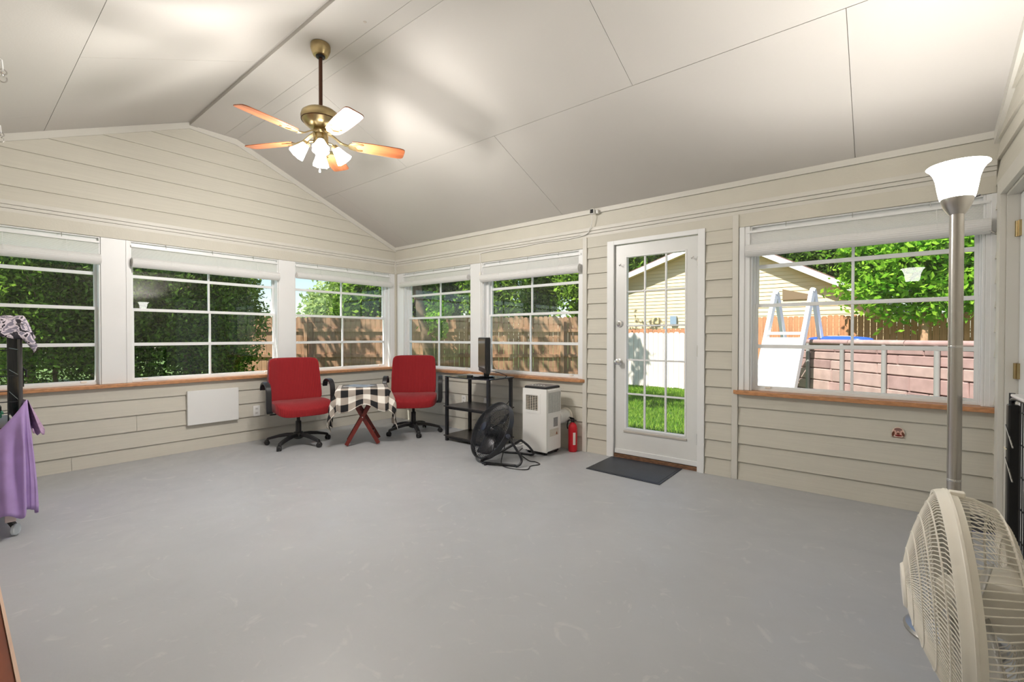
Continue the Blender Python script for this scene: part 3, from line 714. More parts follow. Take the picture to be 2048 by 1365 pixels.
# ------------------------------------------------------------------ black shelf, monitor
SX0, SX1, SY0, SY1, SZ = 1.66, 2.32, -.575, -.175, .728
sh = thing('tv_stand', 'black three-tier media shelf with square metal posts under the window', 'shelf', ((SX0+SX1)/2, (SY0+SY1)/2, 0))
shelfm = mat('black_glass', (.02, .022, .028), .12, spec=.6); boardm = mat('dark_board', (.035, .030, .028), .3)
for z, m, nme in ((.716, shelfm, 'top_shelf'), (.385, boardm, 'middle_shelf'), (.055, boardm, 'bottom_shelf')):
    a, b, c, d = SX0-.012, SX1+.012, SY0-.012, SY1+.012
    fr_ = [(a, d), (b, d), (b, c+.02), ((a+b)/2+.12, c-.028), ((a+b)/2-.12, c-.028), (a, c+.02)] if nme == 'top_shelf' else [(a, d), (b, d), (b, c), (a, c)]
    MB().prism([(x, y, z) for x, y in fr_], (0, 0, .012)).build(nme, m, sh, bevel=.002, world=True)
for x in (SX0+.016, SX1-.016):
    for y in (SY0+.016, SY1-.016): MB().box(x-.016, x+.016, y-.016, y+.016, 0, .715).build('post', blackm, sh, bevel=.003, world=True)
for y in (SY0+.016, SY1-.016): MB().box(SX0+.032, SX1-.032, y-.010, y+.010, .03, .054).box(SX0+.032, SX1-.032, y-.010, y+.010, .36, .384).build('rail', blackm, sh, world=True)
mon = thing('monitor', 'flat black and silver monitor turned side-on on the black shelf', 'monitor', (2.11, -.42, .728), R_(142))
MB().sup((0, 0, .008), .095, .125, .010, .8, .8, 32, 8).build('foot', mat('gloss_black', (.01, .01, .012), .12), mon, True)
MB().bar((0, -.03, .01), (0, -.03, .09), .06, .03).build('stand_neck', black, mon, bevel=.004)
MB().box(-.25, .25, -.026, .018, .055, .435).build('bezel', black, mon, bevel=.004)
MB().box(-.244, .244, -.040, -.0265, .07, .425).build('rear_shell', mat('silver_plastic', sr(190, 190, 192), .35), mon, bevel=.004)
MB().box(-.243, .243, .0185, .024, .095, .43).build('front_frame', black, mon, bevel=.001)
MB().box(-.225, .225, .0245, .0255, .11, .415).build('screen', mat('dark_screen', (.015, .016, .018), .18), mon)
MB().sup((0, -.045, .24), .16, .022, .12, .4, .4, 24, 12).build('rear_housing', black, mon, True)
rm = thing('power_adapter', 'small black adapter box on the shelf beside the monitor foot', 'adapter', (1.98, -.50, .728), .3)
MB().box(-.03, .03, -.02, .02, 0, .022).build('body', black, rm, bevel=.004)
def cable(name, pts, r, m, label, cat='cable', n=8):
    o = MB().tube(spline(pts, n), r, 6).build(name, m, None, True); return tag(o, label, cat)
cable('monitor_cable', [(2.14, -.36, .80), (2.20, -.22, .76), (2.215, -.13, .70), (2.19, -.05, .5), (2.14, -.03, .42), (2.05, -.02, .36), (1.90, -.025, .36)], .004, black, 'black cable hanging from the monitor down behind the shelf')

# ------------------------------------------------------------------ round fans
def grille(c, ax, prof, n, wr_, rings, seg=4, twist=0.0, rr=None):
    """radial wires that follow prof [(radius, offset)] plus concentric rings"""
    a = Vector(ax).normalized(); e1 = a.cross(Vector((0, 0, 1))).normalized(); e2 = e1.cross(a); c = Vector(c); mb = MB()
    for k in range(n):
        t0 = 2*PI*k/n; L = len(prof)-1
        mb.tube([c+a*h+(e1*math.cos(t0+twist*i/L)+e2*math.sin(t0+twist*i/L))*r for i, (r, h) in enumerate(prof)], wr_, seg, caps=False)
    for r, h in rings: mb.ring(c+a*h, a, r, rr or wr_*1.2, 48, 5)
    return mb
def fan_blades(c, ax, R, n, depth, hub):
    a = Vector(ax).normalized(); e1 = a.cross(Vector((0, 0, 1))).normalized(); e2 = e1.cross(a); out = []
    for k in range(n):
        t0 = 2*PI*k/n
        def fn(u, v):
            r = hub+(R-hub)*u; t = t0+(v-.5)*(1.0-.25*u)+.25*u
            return Vector(c)+a*((v-.5)*depth)+(e1*math.cos(t)+e2*math.sin(t))*r
        out.append(MB().grid(fn, 6, 8))
    return out
# black high-velocity fan on the floor
BC = Vector((2.616, -.886, .296)); phi, th = R_(-109.1), R_(29.9)
BA = Vector((math.cos(th)*math.cos(phi), math.cos(th)*math.sin(phi), math.sin(th))); BR = .278
bf = thing('floor_fan', 'black wire-cage floor fan tilted on a tubular stand before the shelf', 'fan', (BC.x, BC.y, 0))
def bfb(mb, n, m, sm=True, **k): return mb.build(n, m, bf, sm, world=True, **k)
bfb(grille(BC, BA, [(.035, .075), (.10, .075), (.19, .055), (.25, .025), (BR, 0)], 84, .0014, [(.08, .075), (.14, .068), (.20, .052), (.24, .030)], 4, .5), 'front_grille', blackm)
bfb(grille(BC, BA, [(.06, -.095), (.14, -.095), (.22, -.08), (BR, -.045)], 64, .0014, [(.10, -.095), (.18, -.088), (.24, -.068)], 4, -.3), 'rear_grille', blackm)
prf = [(BR, .004), (BR+.006, .002), (BR+.006, -.048), (BR, -.050), (BR-.004, -.046), (BR-.004, .002), (BR, .004)]
bfb(MB().lathe(prf, 64, BC, BA, cap=False), 'rim', blackm)
bfb(MB().lathe([(.045, .072), (.044, .080), (.035, .084), (.01, .085)], 28, BC, BA), 'centre_badge', mat('badge_blue_black', (.02, .024, .04), .3))
for q in fan_blades(BC-BA*.02, BA, .235, 3, .07, .04): q.build('blade', mat('dark_blade', (.03, .03, .034), .3, metal=.5), bf, True, world=True, solid=.002)
bfb(MB().lathe([(.03, .02), (.055, .0), (.06, -.05), (.062, -.13), (.05, -.15), (.02, -.155)], 24, BC, BA), 'motor', blackm)
e1 = BA.cross(Vector((0, 0, 1))).normalized()
pvs = [BC-BA*.022+e1*(s*(BR+.016)) for s in (-1, 1)]
if pvs[0].x > pvs[1].x: pvs.reverse()
pL, pR = pvs; BH = Vector((BA.x, BA.y, 0)).normalized(); EH = Vector((pR.x-pL.x, pR.y-pL.y, 0)).normalized()
fR = Vector((2.955, -.905, .013)); fL = Vector((2.625, -1.005, .013)); bk = Vector((BC.x, BC.y, .075))-BH*.10
path = spline([pR, pR.lerp(Vector((2.97, -.86, .09)), .6), (2.972, -.86, .075), (2.975, -.88, .032), fR], 6)+spline([fR-EH*.03, fL+EH*.03], 2)+spline([fL, fL+Vector((-.008, .008, .012)), fL+Vector((.06, .07, .05)), (2.80, -.80, .15), (2.86, -.72, .20)], 6)
bfb(MB().tube(path, .0115, 10), 'stand_frame', blackm)
path = spline([pL, pL.lerp(Vector((2.46, -.62, .06)), .7), (2.47, -.60, .03), (2.52, -.59, .013), (2.70, -.52, .013), (2.84, -.50, .02), (2.86, -.60, .12), (2.86, -.72, .20)], 6)
bfb(MB().tube(path, .0115, 10), 'rear_frame', blackm)
for pv in pvs: bfb(MB().lathe([(.02, -.012), (.02, .012)], 12, pv, e1), 'pivot_knob', mat('blue_grey_metal', (.12, .13, .17), .3, metal=.7))
for q in (fR-EH*.06, fL+EH*.06): bfb(MB().lathe([(.012, 0), (.012, .014)], 10, (q.x, q.y, 0)), 'rubber_foot', black)
cable('fan_cord', [(2.72, -.76, .22), (2.73, -.82, .10), (2.735, -.86, .006), (2.85, -.96, .005), (2.98, -.955, .005), (3.07, -.90, .005), (3.03, -.80, .005), (3.06, -.70, .005), (2.98, -.66, .005), (2.90, -.66, .005), (2.64, -.47, .005), (2.55, -.25, .005)], .0045, black, 'black power cord looping on the floor beside the black floor fan')
# big white fan near the lamp
WC = Vector((5.649, -2.312, .444)); phi, th = R_(182.1), R_(-3.6)
WA = Vector((math.cos(th)*math.cos(phi), math.cos(th)*math.sin(phi), math.sin(th))); WR = .28
wf = thing('pedestal_fan', 'large cream-white round fan with bulging wire grilles on a low pedestal', 'fan', (WC.x+.10, WC.y, 0))
def wfb(mb, n, m=cream, sm=True, **k): return mb.build(n, m, wf, sm, world=True, **k)
wfb(grille(WC, WA, [(.060, .098), (.11, .086), (.17, .066), (.225, .042), (.262, .022), (WR-.003, .010)], 120, .0016, [(.105, .088), (.155, .072), (.205, .052), (.248, .031)], 5, .42, .0024), 'front_grille')
wfb(grille(WC, WA, [(.10, -.135), (.16, -.134), (.215, -.126), (.250, -.108), (.270, -.070), (WR-.003, -.028)], 96, .0017, [(.12, -.135), (.18, -.131), (.248, -.110)], 5, .12, .0034), 'rear_grille')
prf = [(WR-.004, .016), (WR+.004, .016), (WR+.008, .006), (WR+.010, -.006), (WR+.012, -.008), (WR+.012, -.014), (WR+.008, -.016), (WR+.004, -.030), (WR-.004, -.031), (WR-.004, .016)]
wfb(MB().lathe(prf, 96, WC, WA, cap=False), 'rim', cream)
wfb(MB().lathe([(.060, .092), (.063, .100), (.058, .106), (.01, .107)], 40, WC, WA), 'centre_cap', cream)
for q in fan_blades(WC-WA*.03, WA, .25, 5, .07, .05): q.build('blade', mat('grey_blade', sr(188, 186, 180), .35), wf, True, world=True, solid=.003)
wfb(MB().lathe([(.03, .03), (.06, .0), (.075, -.06), (.10, -.13), (.09, -.20), (.06, -.225), (.02, -.23)], 32, WC, WA), 'motor_housing', cream)
wfb(MB().tube([(WC.x+.16, WC.y, .02), (WC.x+.16, WC.y, .36), (WC.x+.15, WC.y, .43)], .018, 14), 'post')
wfb(MB().lathe([(.20, 0), (.202, .012), (.19, .022), (.06, .034), (.03, .05)], 40, (WC.x+.16, WC.y, 0)), 'base')
tp = WC+Vector((0, 0, 1))*(WR+.010)-WA*.008
wfb(MB().box(tp.x-.014, tp.x+.020, tp.y-.012, tp.y+.012, tp.z-.008, tp.z+.006), 'rim_clip', cream, False, bevel=.003)

# ------------------------------------------------------------------ portable air conditioner
AX0, AX1, AY0, AY1, AZ0, AZ1 = 2.660, 2.950, -.435, -.165, .035, .655
ac = thing('air_conditioner', 'white portable air conditioner with front louvre beside the black shelf', 'air conditioner', ((AX0+AX1)/2, (AY0+AY1)/2, 0))
def acb(mb, n, m, bevel=0, sm=False, **k): return mb.build(n, m, ac, sm, bevel=bevel, world=True, **k)
LX0, LX1, LZ0, LZ1 = AX0+.040, AX0+.190, .440, .590
body = MB().box(AX0, AX1, AY0+.02, AY1, AZ0, AZ1)
acb(body, 'body', wplast, .018, True)
fpn = MB().box(AX0, LX0, AY0, AY0+.02, AZ0, AZ1).box(LX1, AX1, AY0, AY0+.02, AZ0, AZ1).box(LX0, LX1, AY0, AY0+.02, AZ0, LZ0).box(LX0, LX1, AY0, AY0+.02, LZ1, AZ1)
acb(fpn, 'front_panel', wplast)
acb(MB().box(LX0, LX1, AY0+.0185, AY0+.0195, LZ0, LZ1), 'louvre_shade_sheet', mat('cavity_shade', (.05, .045, .04), .8))  # dark sheet paints the shade behind the louvre slats
lm_ = mat('louvre_cream', sr(222, 214, 200), .45)
for i in range(9):
    zz = LZ0+.012+i*(LZ1-LZ0-.02)/8
    acb(MB().box(LX0, LX1, AY0+.004, AY0+.013, zz-.0020, zz+.0020), 'louvre_slat', lm_)
for i in range(5):
    xx = LX0+.016+i*(LX1-LX0-.032)/4; acb(MB().box(xx-.002, xx+.002, AY0+.010, AY0+.017, LZ0, LZ1), 'louvre_fin', lm_)
acb(MB().box(LX0-.020, LX0, AY0-.003, AY0, LZ0-.03, LZ1+.016).box(LX1, LX1+.030, AY0-.003, AY0, LZ0-.03, LZ1+.016).box(LX0, LX1, AY0-.003, AY0, LZ0-.03, LZ0).box(LX0, LX1, AY0-.003, AY0, LZ1, LZ1+.016), 'louvre_frame', wplast)
acb(MB().box(AX0+.012, AX1-.012, AY0+.012, AY1-.012, AZ1, AZ1+.020), 'top_band', black, .004)
tops = acb(MB().box(AX0+.020, AX1-.020, AY0+.020, AY1-.020, AZ1+.020, AZ1+.026), 'control_top', mat('control_grey', sr(120, 116, 114), .3), .002)
for i in range(5): acb(MB().lathe([(.008, 0), (.007, .003)], 12, (AX0+.06+i*.035, AY0+.09, AZ1+.026)), 'button', wplast)
acb(MB().box(AX1, AX1+.003, AY0+.035, AY1-.025, .42, .62), 'side_filter', mat('filter_mesh', sr(186, 186, 184), .7, var=.25, vscale=140, bump=.3, bscale=160))
for i in range(9):
    yy = AY0+.045+i*.0215; acb(MB().box(AX1+.003, AX1+.005, yy-.001, yy+.001, .42, .62), 'filter_rib', wplast)
acb(MB().box(AX1, AX1+.0012, AY0+.125, AY0+.20, .275, .365), 'rating_label', mat('label_grey', sr(150, 150, 150), .6, var=.25, vscale=120))
acb(MB().box(AX1, AX1+.0012, AY0+.06, AY0+.215, .185, .255), 'warning_label', mat('label_pale', sr(214, 208, 196), .6, var=.12, vscale=160))
acb(MB().prism([(AX1+.0013, AY0+.165, .195), (AX1+.0013, AY0+.195, .195), (AX1+.0013, AY0+.18, .225)], (.0008, 0, 0)), 'warning_mark', mat('label_brown', sr(150, 80, 40), .6))
acb(MB().box(AX0+.02, AX1-.02, AY0+.02, AY1-.02, .018, AZ0), 'base_plate', black, .004)
for x in (AX0+.045, AX1-.045):
    for y in (AY0+.05, AY1-.04): acb(MB().lathe([(.018, -.012), (.018, .012)], 14, (x, y, .018), (1, 0, 0)), 'caster', black)
hose = [(2.905, -.16, .36), (2.925, -.10, .36), (2.93, -.045, .36)]
hp = []
hc = Vector((2.895, -.17, .345)); hd = Vector((.10, 1, -.02)).normalized()
prof = []
for i in range(13): h = i*.012; prof.append((.070 if i % 2 else .064, h))
acb(MB().lathe(prof, 32, hc, hd), 'exhaust_hose', mat('hose_plastic', sr(226, 226, 224), .5), 0, True)
acb(MB().lathe([(.082, .144), (.086, .150), (.086, .158), (.070, .160)], 32, hc, hd), 'hose_collar', cream, 0, True)
acb(MB().tube(spline([(2.66, -.22, .10), (2.60, -.24, .07), (2.5, -.30, .012), (2.40, -.22, .008), (2.45, -.08, .03), (2.48, -.03, .17), (2.48, -.035, .24)], 8), .005, 6), 'power_cord', wplast, 0, True)

# ------------------------------------------------------------------ fire extinguisher
fe = thing('fire_extinguisher', 'small red fire extinguisher with black handle against the wall', 'fire extinguisher', (3.035, -.085, 0))
redm = mat('extinguisher_red', sr(205, 22, 40), .3)
MB().lathe([(.040, 0), (.045, .006), (.046, .02), (.046, .235), (.042, .262), (.030, .283), (.018, .292), (.016, .30)], 32).build('cylinder', redm, fe, True)
MB().lathe([(.017, .298), (.018, .318), (.014, .326)], 16).build('valve', black, fe, True)
MB().bar((-.035, .005, .335), (.045, -.008, .322), .016, .012).bar((-.045, .006, .345), (.02, -.004, .338), .014, .008).build('handle', black, fe, bevel=.003)
MB().tube(spline([(-.012, 0, .318), (-.045, -.01, .31), (-.058, -.012, .26), (-.054, -.01, .225)], 6), .007, 8).build('hose', black, fe, True)
lb = MB().grid(lambda u, v: (.0465*math.cos(R_(-55+34*u)), .0465*math.sin(R_(-55+34*u)), .075+.125*v), 6, 1); lb.build('label_strip', mat('label_white', sr(236, 226, 220), .5), fe)

# ------------------------------------------------------------------ mat, wall panel, outlets, sticker, camera
dm = thing('door_mat', 'thin black rubber doormat on the floor before the glazed door', 'mat', (3.785, -.29, 0))
matm = mat('black_rubber', (.020, .027, .040), .42, var=.3, vscale=5, bump=.25, bscale=120)
MB().prism([(-.345, .262, 0), (.335, .28, 0), (.345, -.282, 0), (-.335, -.252, 0)], (0, 0, .006)).build('mat_body', matm, dm, bevel=.002)
MB().prism([(-.325, .242, .006), (.315, .26, .006), (.322, -.262, .006), (-.315, -.234, .006)], (0, 0, .0016)).build('raised_centre', matm, dm)
hp_ = thing('wall_heater_panel', 'plain white flat heater panel fixed low on the gable wall', 'wall panel', (.021, -2.347, .27))
MB().box(0, .032, -.236, .236, .0, .348).build('panel', mat('panel_white', sr(236, 237, 236), .4), hp_, bevel=.004)
MB().box(-.002, .0, -.2, .2, .04, .31).build('wall_bracket', white, hp_)
def outlet(P, u, z, label, w=.036, plug=False):
    o = thing('wall_outlet', label, 'outlet', P(u, -.017, z), 0, 'white wall outlets')
    ubox(MB(), P, u-w, u+w, -.024, -.017, z-.058, z+.058).build('cover_plate', wplast, o, bevel=.002, world=True)
    for dz in (-.024, .024):
        ubox(MB(), P, u-.016, u+.016, -.026, -.0241, z+dz-.014, z+dz+.014).build('socket', mat('socket_white', sr(226, 224, 220), .4), o, world=True)
        s_ = ubox(MB(), P, u-.008, u-.005, -.0264, -.0261, z+dz-.006, z+dz+.006); ubox(s_, P, u+.005, u+.008, -.0264, -.0261, z+dz-.005, z+dz+.005)
        s_.build('slot', black, o, world=True)
    if plug: ubox(MB(), P, u-.03, u+.03, -.055, -.0262, z-.02, z+.03).build('plug', wplast, o, bevel=.004, world=True)
outlet(PA, -1.917, .335, 'white duplex outlet low on the gable wall beside the red chair')
outlet(PB, 1.405, .375, 'white outlet on the wall between the corner chair and the shelf')
outlet(PB, 1.803, .372, 'white outlet with a plug behind the black shelf', .05, True)
outlet(PB, 2.50, .27, 'white outlet low on the wall beside the air conditioner', .036, True)
stk = thing('wall_sticker', 'small sticker of a brown puppy face under the right window', 'sticker', (5.579, -.0185, .52))
def disc(cx, cz, rx, rz_, y, m, n='patch', k=20, par=None, ang=0):
    pts = [(cx+rx*math.cos(t)*math.cos(ang)-rz_*math.sin(t)*math.sin(ang), y, cz+rx*math.cos(t)*math.sin(ang)+rz_*math.sin(t)*math.cos(ang)) for t in [2*PI*i/k for i in range(k)]]
    return MB().prism(pts, (0, -.0006, 0)).build(n, m, par or stk)
pk = mat('sticker_pink', sr(222, 176, 162), .6); dk = mat('sticker_brown', sr(112, 62, 44), .6); rd = mat('sticker_red', sr(128, 24, 22), .6); pl = mat('sticker_pale', sr(236, 216, 200), .6)
disc(0, 0, .034, .038, 0, pl, 'sticker_base'); disc(0, .004, .026, .030, -.0007, pk, 'face'); disc(0, .022, .021, .010, -.0014, mat('sticker_mauve', sr(140, 104, 96), .6), 'forehead')
disc(-.026, -.010, .007, .018, -.0014, dk, 'ear', ang=-.2); disc(.026, -.008, .007, .016, -.0014, dk, 'ear', ang=.3)
disc(-.009, .008, .003, .0025, -.0021, black, 'eye', 10); disc(.008, .008, .003, .0025, -.0021, black, 'eye', 10)
disc(0, -.006, .009, .006, -.0021, dk, 'nose', 14); disc(.002, -.019, .020, .006, -.0021, rd, 'collar', 16); disc(0, -.032, .040, .0022, -.0014, dk, 'ledge_line', 12)
cm_ = thing('security_camera', 'small white cube security camera at the ceiling edge above the door', 'camera', (3.262, -.03, 2.42))
MB().box(-.034, .010, -.062, -.024, -.034, .018).build('body', wplast, cm_, bevel=.007)
MB().box(-.029, .004, -.0645, -.0625, -.028, .011).build('lens_panel', mat('lens_black', (.004, .004, .005), .15), cm_, bevel=.001)
MB().box(.010, .038, -.03, .002, -.028, .006).build('mount', wplast, cm_, bevel=.004)
MB().lathe([(.006, 0), (.005, -.002)], 12, (-.012, -.0645, -.008), (0, 1, 0)).build('lens', mat('lens_glass', (.02, .02, .03), .05), cm_, True)
cable('camera_cable', [(3.24, -.07, 2.38), (3.235, -.06, 2.31), (3.20, -.045, 2.25), (3.13, -.028, 2.205), (2.9, -.026, 2.192), (2.6, -.028, 2.198), (2.3, -.026, 2.186), (2.0, -.028, 2.19), (1.72, -.026, 2.182), (1.69, -.024, 2.14), (1.69, -.018, 2.0), (1.692, -.016, 1.6), (1.695, -.016, 1.2), (1.70, -.016, .80)], .0042, wplast, 'white cable running along the trim from the security camera down the pier')
MB()
jb = thing('inline_connector', 'small white cable connector at the top of the pier between back windows', 'connector', (1.69, -.0185, 1.93))
MB().box(-.014, .014, -.012, .0, -.03, .03).build('body', wplast, jb, bevel=.004)
MB().box(-.009, .009, -.014, -.012, -.012, .012).build('latch', cream, jb)
ch = thing('cup_hook', 'small steel cup hook screwed into the white trim of the right window', 'hook', (6.02, -.0185, 1.825))
MB().tube(spline([(0, 0, 0), (0, -.02, -.002), (.004, -.04, -.012), (-.012, -.052, -.004), (-.02, -.046, .008), (-.018, -.036, .014)], 6), .0032, 8).build('hook_wire', hm, ch, True)
MB().lathe([(.008, 0), (.006, -.003)], 12, (0, 0, 0), (0, 1, 0)).build('flange', hm, ch)
# ceiling hooks
for i, (x, y, lab) in enumerate(((1.62, -3.90, 'steel snap hook hanging from a white ceiling rod near the ridge side'), (.32, -3.84, 'steel snap hook hanging by the gable trim at the ceiling'))):
    top = slope_pt(-1, x, y); h = thing('ceiling_hook', lab, 'hook', (x, y, top.z), 0, 'ceiling hooks')
    MB().tube([(0, -.28, -.0), (0, -.26, -.075), (0, -.02, -.012), (0, 0, -.018), (0, .004, -.075)], .004, 8).build('rod', white, h, True)
    MB().ring((0, .006, -.083), (1, .2, 0), .014, .0035, 20, 6).ring((0, .004, -.098), (.3, 1, .3), .012, .003, 20, 6).build('chain_link', steel, h, True)
    MB().tube([(0, .004+.016*math.cos(t), -.122+.020*math.sin(t)) for t in [R_(110+i_*15) for i_ in range(20)]], .0032, 8).build('snap_hook', steel, h, True)
    MB().lathe([(.02, 0), (.018, -.004)], 14, (0, -.28, .006)).build('rosette', white, h)

# ------------------------------------------------------------------ things at the edges
cr = thing('folded_crate', 'black wire dog crate folded flat against the white door', 'crate', (5.925, -1.24, 0))
cz = .918
MB().tube(spline([(0, 0, .0), (0, 0, .86), (.002, -.008, .905), (.006, -.05, cz), (.01, -.12, cz)], 6)+[Vector((.03, -.80, cz)), Vector((.03, -.84, cz-.04)), Vector((.03, -.85, 0))], .010, 10).build('frame', blackm, cr, True)
MB().box(-.016, .020, -.040, .006, .015, .89).build('corner_panel', black, cr, bevel=.006)
wm = MB()
for i in range(22): yy = -.055-i*.036; wm.tube([(.018, yy, .02), (.018, yy, cz-.008)], .0022, 5)
for i in range(7): zz = .05+i*.135; wm.tube([(.020, -.01, zz), (.032, -.84, zz)], .0028, 5)
wm.build('wire_panel', blackm, cr)
for z in (.80, .66):
    MB().tube([(-.019, -.01, z), (-.017, -.14, z-.075)], .0028, 6).build('latch_rod', chrome, cr)
MB().tube([(-.020, .008, .70), (-.020, -.05, .70)], .0025, 6).build('latch_clip', chrome, cr)
MB().box(-.012, .024, -.80, -.05, cz+.008, cz+.020).build('edge_highlight', mat('crate_highlight', sr(220, 220, 224), .3), cr, bevel=.004)  # near-white strip paints the bright reflection along the top rail
bo = thing('pet_bowl', 'dark grey round bowl on the floor in the corner by the white door', 'bowl', (5.945, -.135, 0))
MB().lathe([(.075, 0), (.085, .01), (.082, .055), (.086, .06), (.080, .06), (.070, .02), (.01, .014)], 32, cap=False).build('bowl', mat('grey_bowl', (.09, .09, .09), .4), bo, True)
MB().lathe([(.10, 0), (.10, .006)], 28, (.0, -.0, -.0)).build('saucer', mat('blue_saucer', sr(120, 124, 160), .5), bo)

# rolling cart, purple skirt, wire cage
CX1, CY1 = 1.565, -3.825           # front-right corner of the cage as seen (toward room)
ct = thing('rolling_cart', 'low white rolling cart under the purple skirt, clear casters', 'cart', (1.1, -4.15, 0))
MB().box(.78, CX1-.01, -4.54, CY1-.02, .60, .63).build('cart_top', white, ct, world=True)
for x in (.82, CX1-.06):
    for y in (-4.49, CY1-.055):
        l_ = MB().box(x-.022, x+.022, y-.022, y+.022, .085, .60).build('leg', mat('pale_pink_post', sr(232, 214, 208), .5), ct, world=True)
        MB().lathe([(.030, -.010), (.034, -.006), (.034, .006), (.030, .010)], 20, (x+.012, y+.02, .034), (.5, .8, 0)).build('caster_wheel', mat('clear_wheel', sr(214, 222, 228), .15), ct, True, world=True)
        MB().bar((x, y, .085), (x+.012, y+.02, .045), .03, .018).build('caster_fork', black, ct, world=True)
cage = thing('wire_cage', 'tall black wire pet cage standing on the skirted cart', 'cage', (1.15, -4.15, .632))
cz0, cz1 = .634, 1.255
XA, XB, YA, YB = .80, CX1-.012, -4.52, CY1-.012
def wire_panel(a, b, nv, nh, name):
    mb = MB(); a = Vector(a); b = Vector(b)
    for i in range(nv+1): p = a.lerp(b, i/nv); mb.tube([(p.x, p.y, cz0+.01), (p.x, p.y, cz1-.01)], .0030, 5)
    for i in range(nh+1): zz = cz0+.01+(cz1-cz0-.02)*i/nh; mb.tube([(a.x, a.y, zz), (b.x, b.y, zz)], .0030, 5)
    mb.build(name, blackm, cage, world=True)
wire_panel((XB, YA, 0), (XB, YB, 0), 14, 4, 'front_wire_panel'); wire_panel((XA, YB, 0), (XB, YB, 0), 16, 4, 'side_wire_panel'); wire_panel((XA, YA, 0), (XA, YB, 0), 14, 4, 'back_wire_panel')
for x, y in ((XB, YB), (XA, YB), (XB, YA), (XA, YA)):
    MB().tube([(x, y, cz0), (x, y, cz1)], .010, 10).build('corner_post', mat('post_grey', (.12, .12, .13), .3, metal=.6), cage, True, world=True)
    MB().tube([(x-.022*(1 if x == XB else -1), y, cz0), (x-.022*(1 if x == XB else -1), y, cz1)], .005, 8).build('frame_rod', blackm, cage, True, world=True)
    MB().box(x-.022, x+.014, y-.016, y+.016, cz1-.045, cz1-.004).build('corner_bracket', mat('post_grey', (.12, .12, .13), .3), cage, bevel=.003, world=True)
MB().tube([(XB, YB, cz1-.005), (XA, YB, cz1-.005), (XA, YA, cz1-.005), (XB, YA, cz1-.005)], .006, 8, closed=True).build('top_frame', blackm, cage, True, world=True)
MB().bar((XB-.10, YB+.012, .99), (XB-.10, YB+.012, .87), .02, .012).tube([(XB-.10, YB+.014, .985), (XB-.07, YB+.03, .97), (XB-.10, YB+.03, .93)], .005, 6).build('latch', black, cage, world=True)
# cloth heaped on the cage
def patt(name, cols, scale):
    m = mat(name, cols[0], .9); t = m.node_tree; b = t.nodes['Principled BSDF']
    tc = t.nodes.new('ShaderNodeTexCoord'); n = t.nodes.new('ShaderNodeTexNoise'); n.inputs['Scale'].default_value = scale; n.inputs['Detail'].default_value = 2; n.inputs['Distortion'].default_value = 1.5
    c_ = t.nodes.new('ShaderNodeValToRGB'); c_.color_ramp.interpolation = 'CONSTANT'; e = c_.color_ramp.elements; e[0].color = (*cols[0], 1); e[1].position = .46; e[1].color = (*cols[1], 1); q = e.new(.56); q.color = (*cols[2], 1)
    t.links.new(tc.outputs['Object'], n.inputs[0]); t.links.new(n.outputs[0], c_.inputs[0]); t.links.new(c_.outputs[0], b.inputs['Base Color']); return m
rgc = random.Random(5)
def heap(u, v):
    x = XA-.03+(XB-XA+.11)*u; y = YA+(YB-YA+.08)*v
    ex = max(0, x-(XB+.005)); ey = max(0, y-(YB+.008)); d = ex+ey
    z_ = cz1+.022+.014*math.sin(x*37+y*9)+.012*math.cos(y*41-x*13)-d*1.5
    return (x-ex*.35, y-ey*.30+.01*math.sin(x*60)*(ey > 0), z_)
o = MB().grid(heap, 44, 44).build('patterned_blanket', patt('patterned_cloth', (sr(40, 38, 48), sr(196, 186, 196), sr(120, 116, 132)), 17), None, True, solid=.006)
tag(o, 'black and white patterned blanket heaped on top of the wire cage', 'blanket')
bd = thing('pet_bed', 'beige padded pet bed inside the wire cage', 'pet bed', (1.25, -4.17, .80))
MB().sup((0, 0, .06), .24, .26, .085, .7, .7, 28, 14).build('cushion', mat('beige_fleece', sr(214, 192, 152), .95, var=.12, vscale=20), bd, True)
MB().box(-.30, .26, -.30, .26, -.06, -.035).build('shelf_board', black, bd)
tr_ = thing('plastic_tray', 'green plastic tray in the bottom of the wire cage', 'tray', (1.25, -4.17, .70))
tm = mat('green_plastic', sr(70, 160, 128), .35)
MB().box(-.26, .26, -.28, .26, 0, .008).box(-.26, .26, .252, .26, .008, .026).box(.252, .26, -.28, .252, .008, .026).box(-.26, -.252, -.28, .252, .008, .026).build('tray_body', tm, tr_, bevel=.002)
MB().box(-.262, .262, .26, .268, .02, .030).build('tray_rim', tm, tr_)
pkc = thing('pink_cushion', 'pink fabric cushion under the green tray in the cage', 'cushion', (1.30, -4.15, .636))
MB().sup((0, 0, .030), .22, .24, .028, .6, .6, 24, 10).build('cover', mat('pink_fabric', sr(216, 52, 92), .85), pkc, True)
MB().ring((0, 0, .030), (0, 0, 1), .225, .004, 32, 6).build('piping', mat('pink_fabric', sr(216, 52, 92), .85), pkc, True)
# purple skirt hung round the cart; its top edge dips along the front
def skirt_mat():
    m = mat('purple_tulle', sr(192, 160, 222), .55, var=.12, vscale=9, sheen=.5); t = m.node_tree; b = t.nodes['Principled BSDF']
    out = [n for n in t.nodes if n.type == 'OUTPUT_MATERIAL'][0]; tl = t.nodes.new('ShaderNodeBsdfTranslucent'); tl.inputs[0].default_value = (*sr(196, 158, 226), 1); mx = t.nodes.new('ShaderNodeMixShader'); mx.inputs[0].default_value = .25
    t.links.new(b.outputs[0], mx.inputs[1]); t.links.new(tl.outputs[0], mx.inputs[2]); t.links.new(mx.outputs[0], out.inputs[0]); return m
skm = skirt_mat()
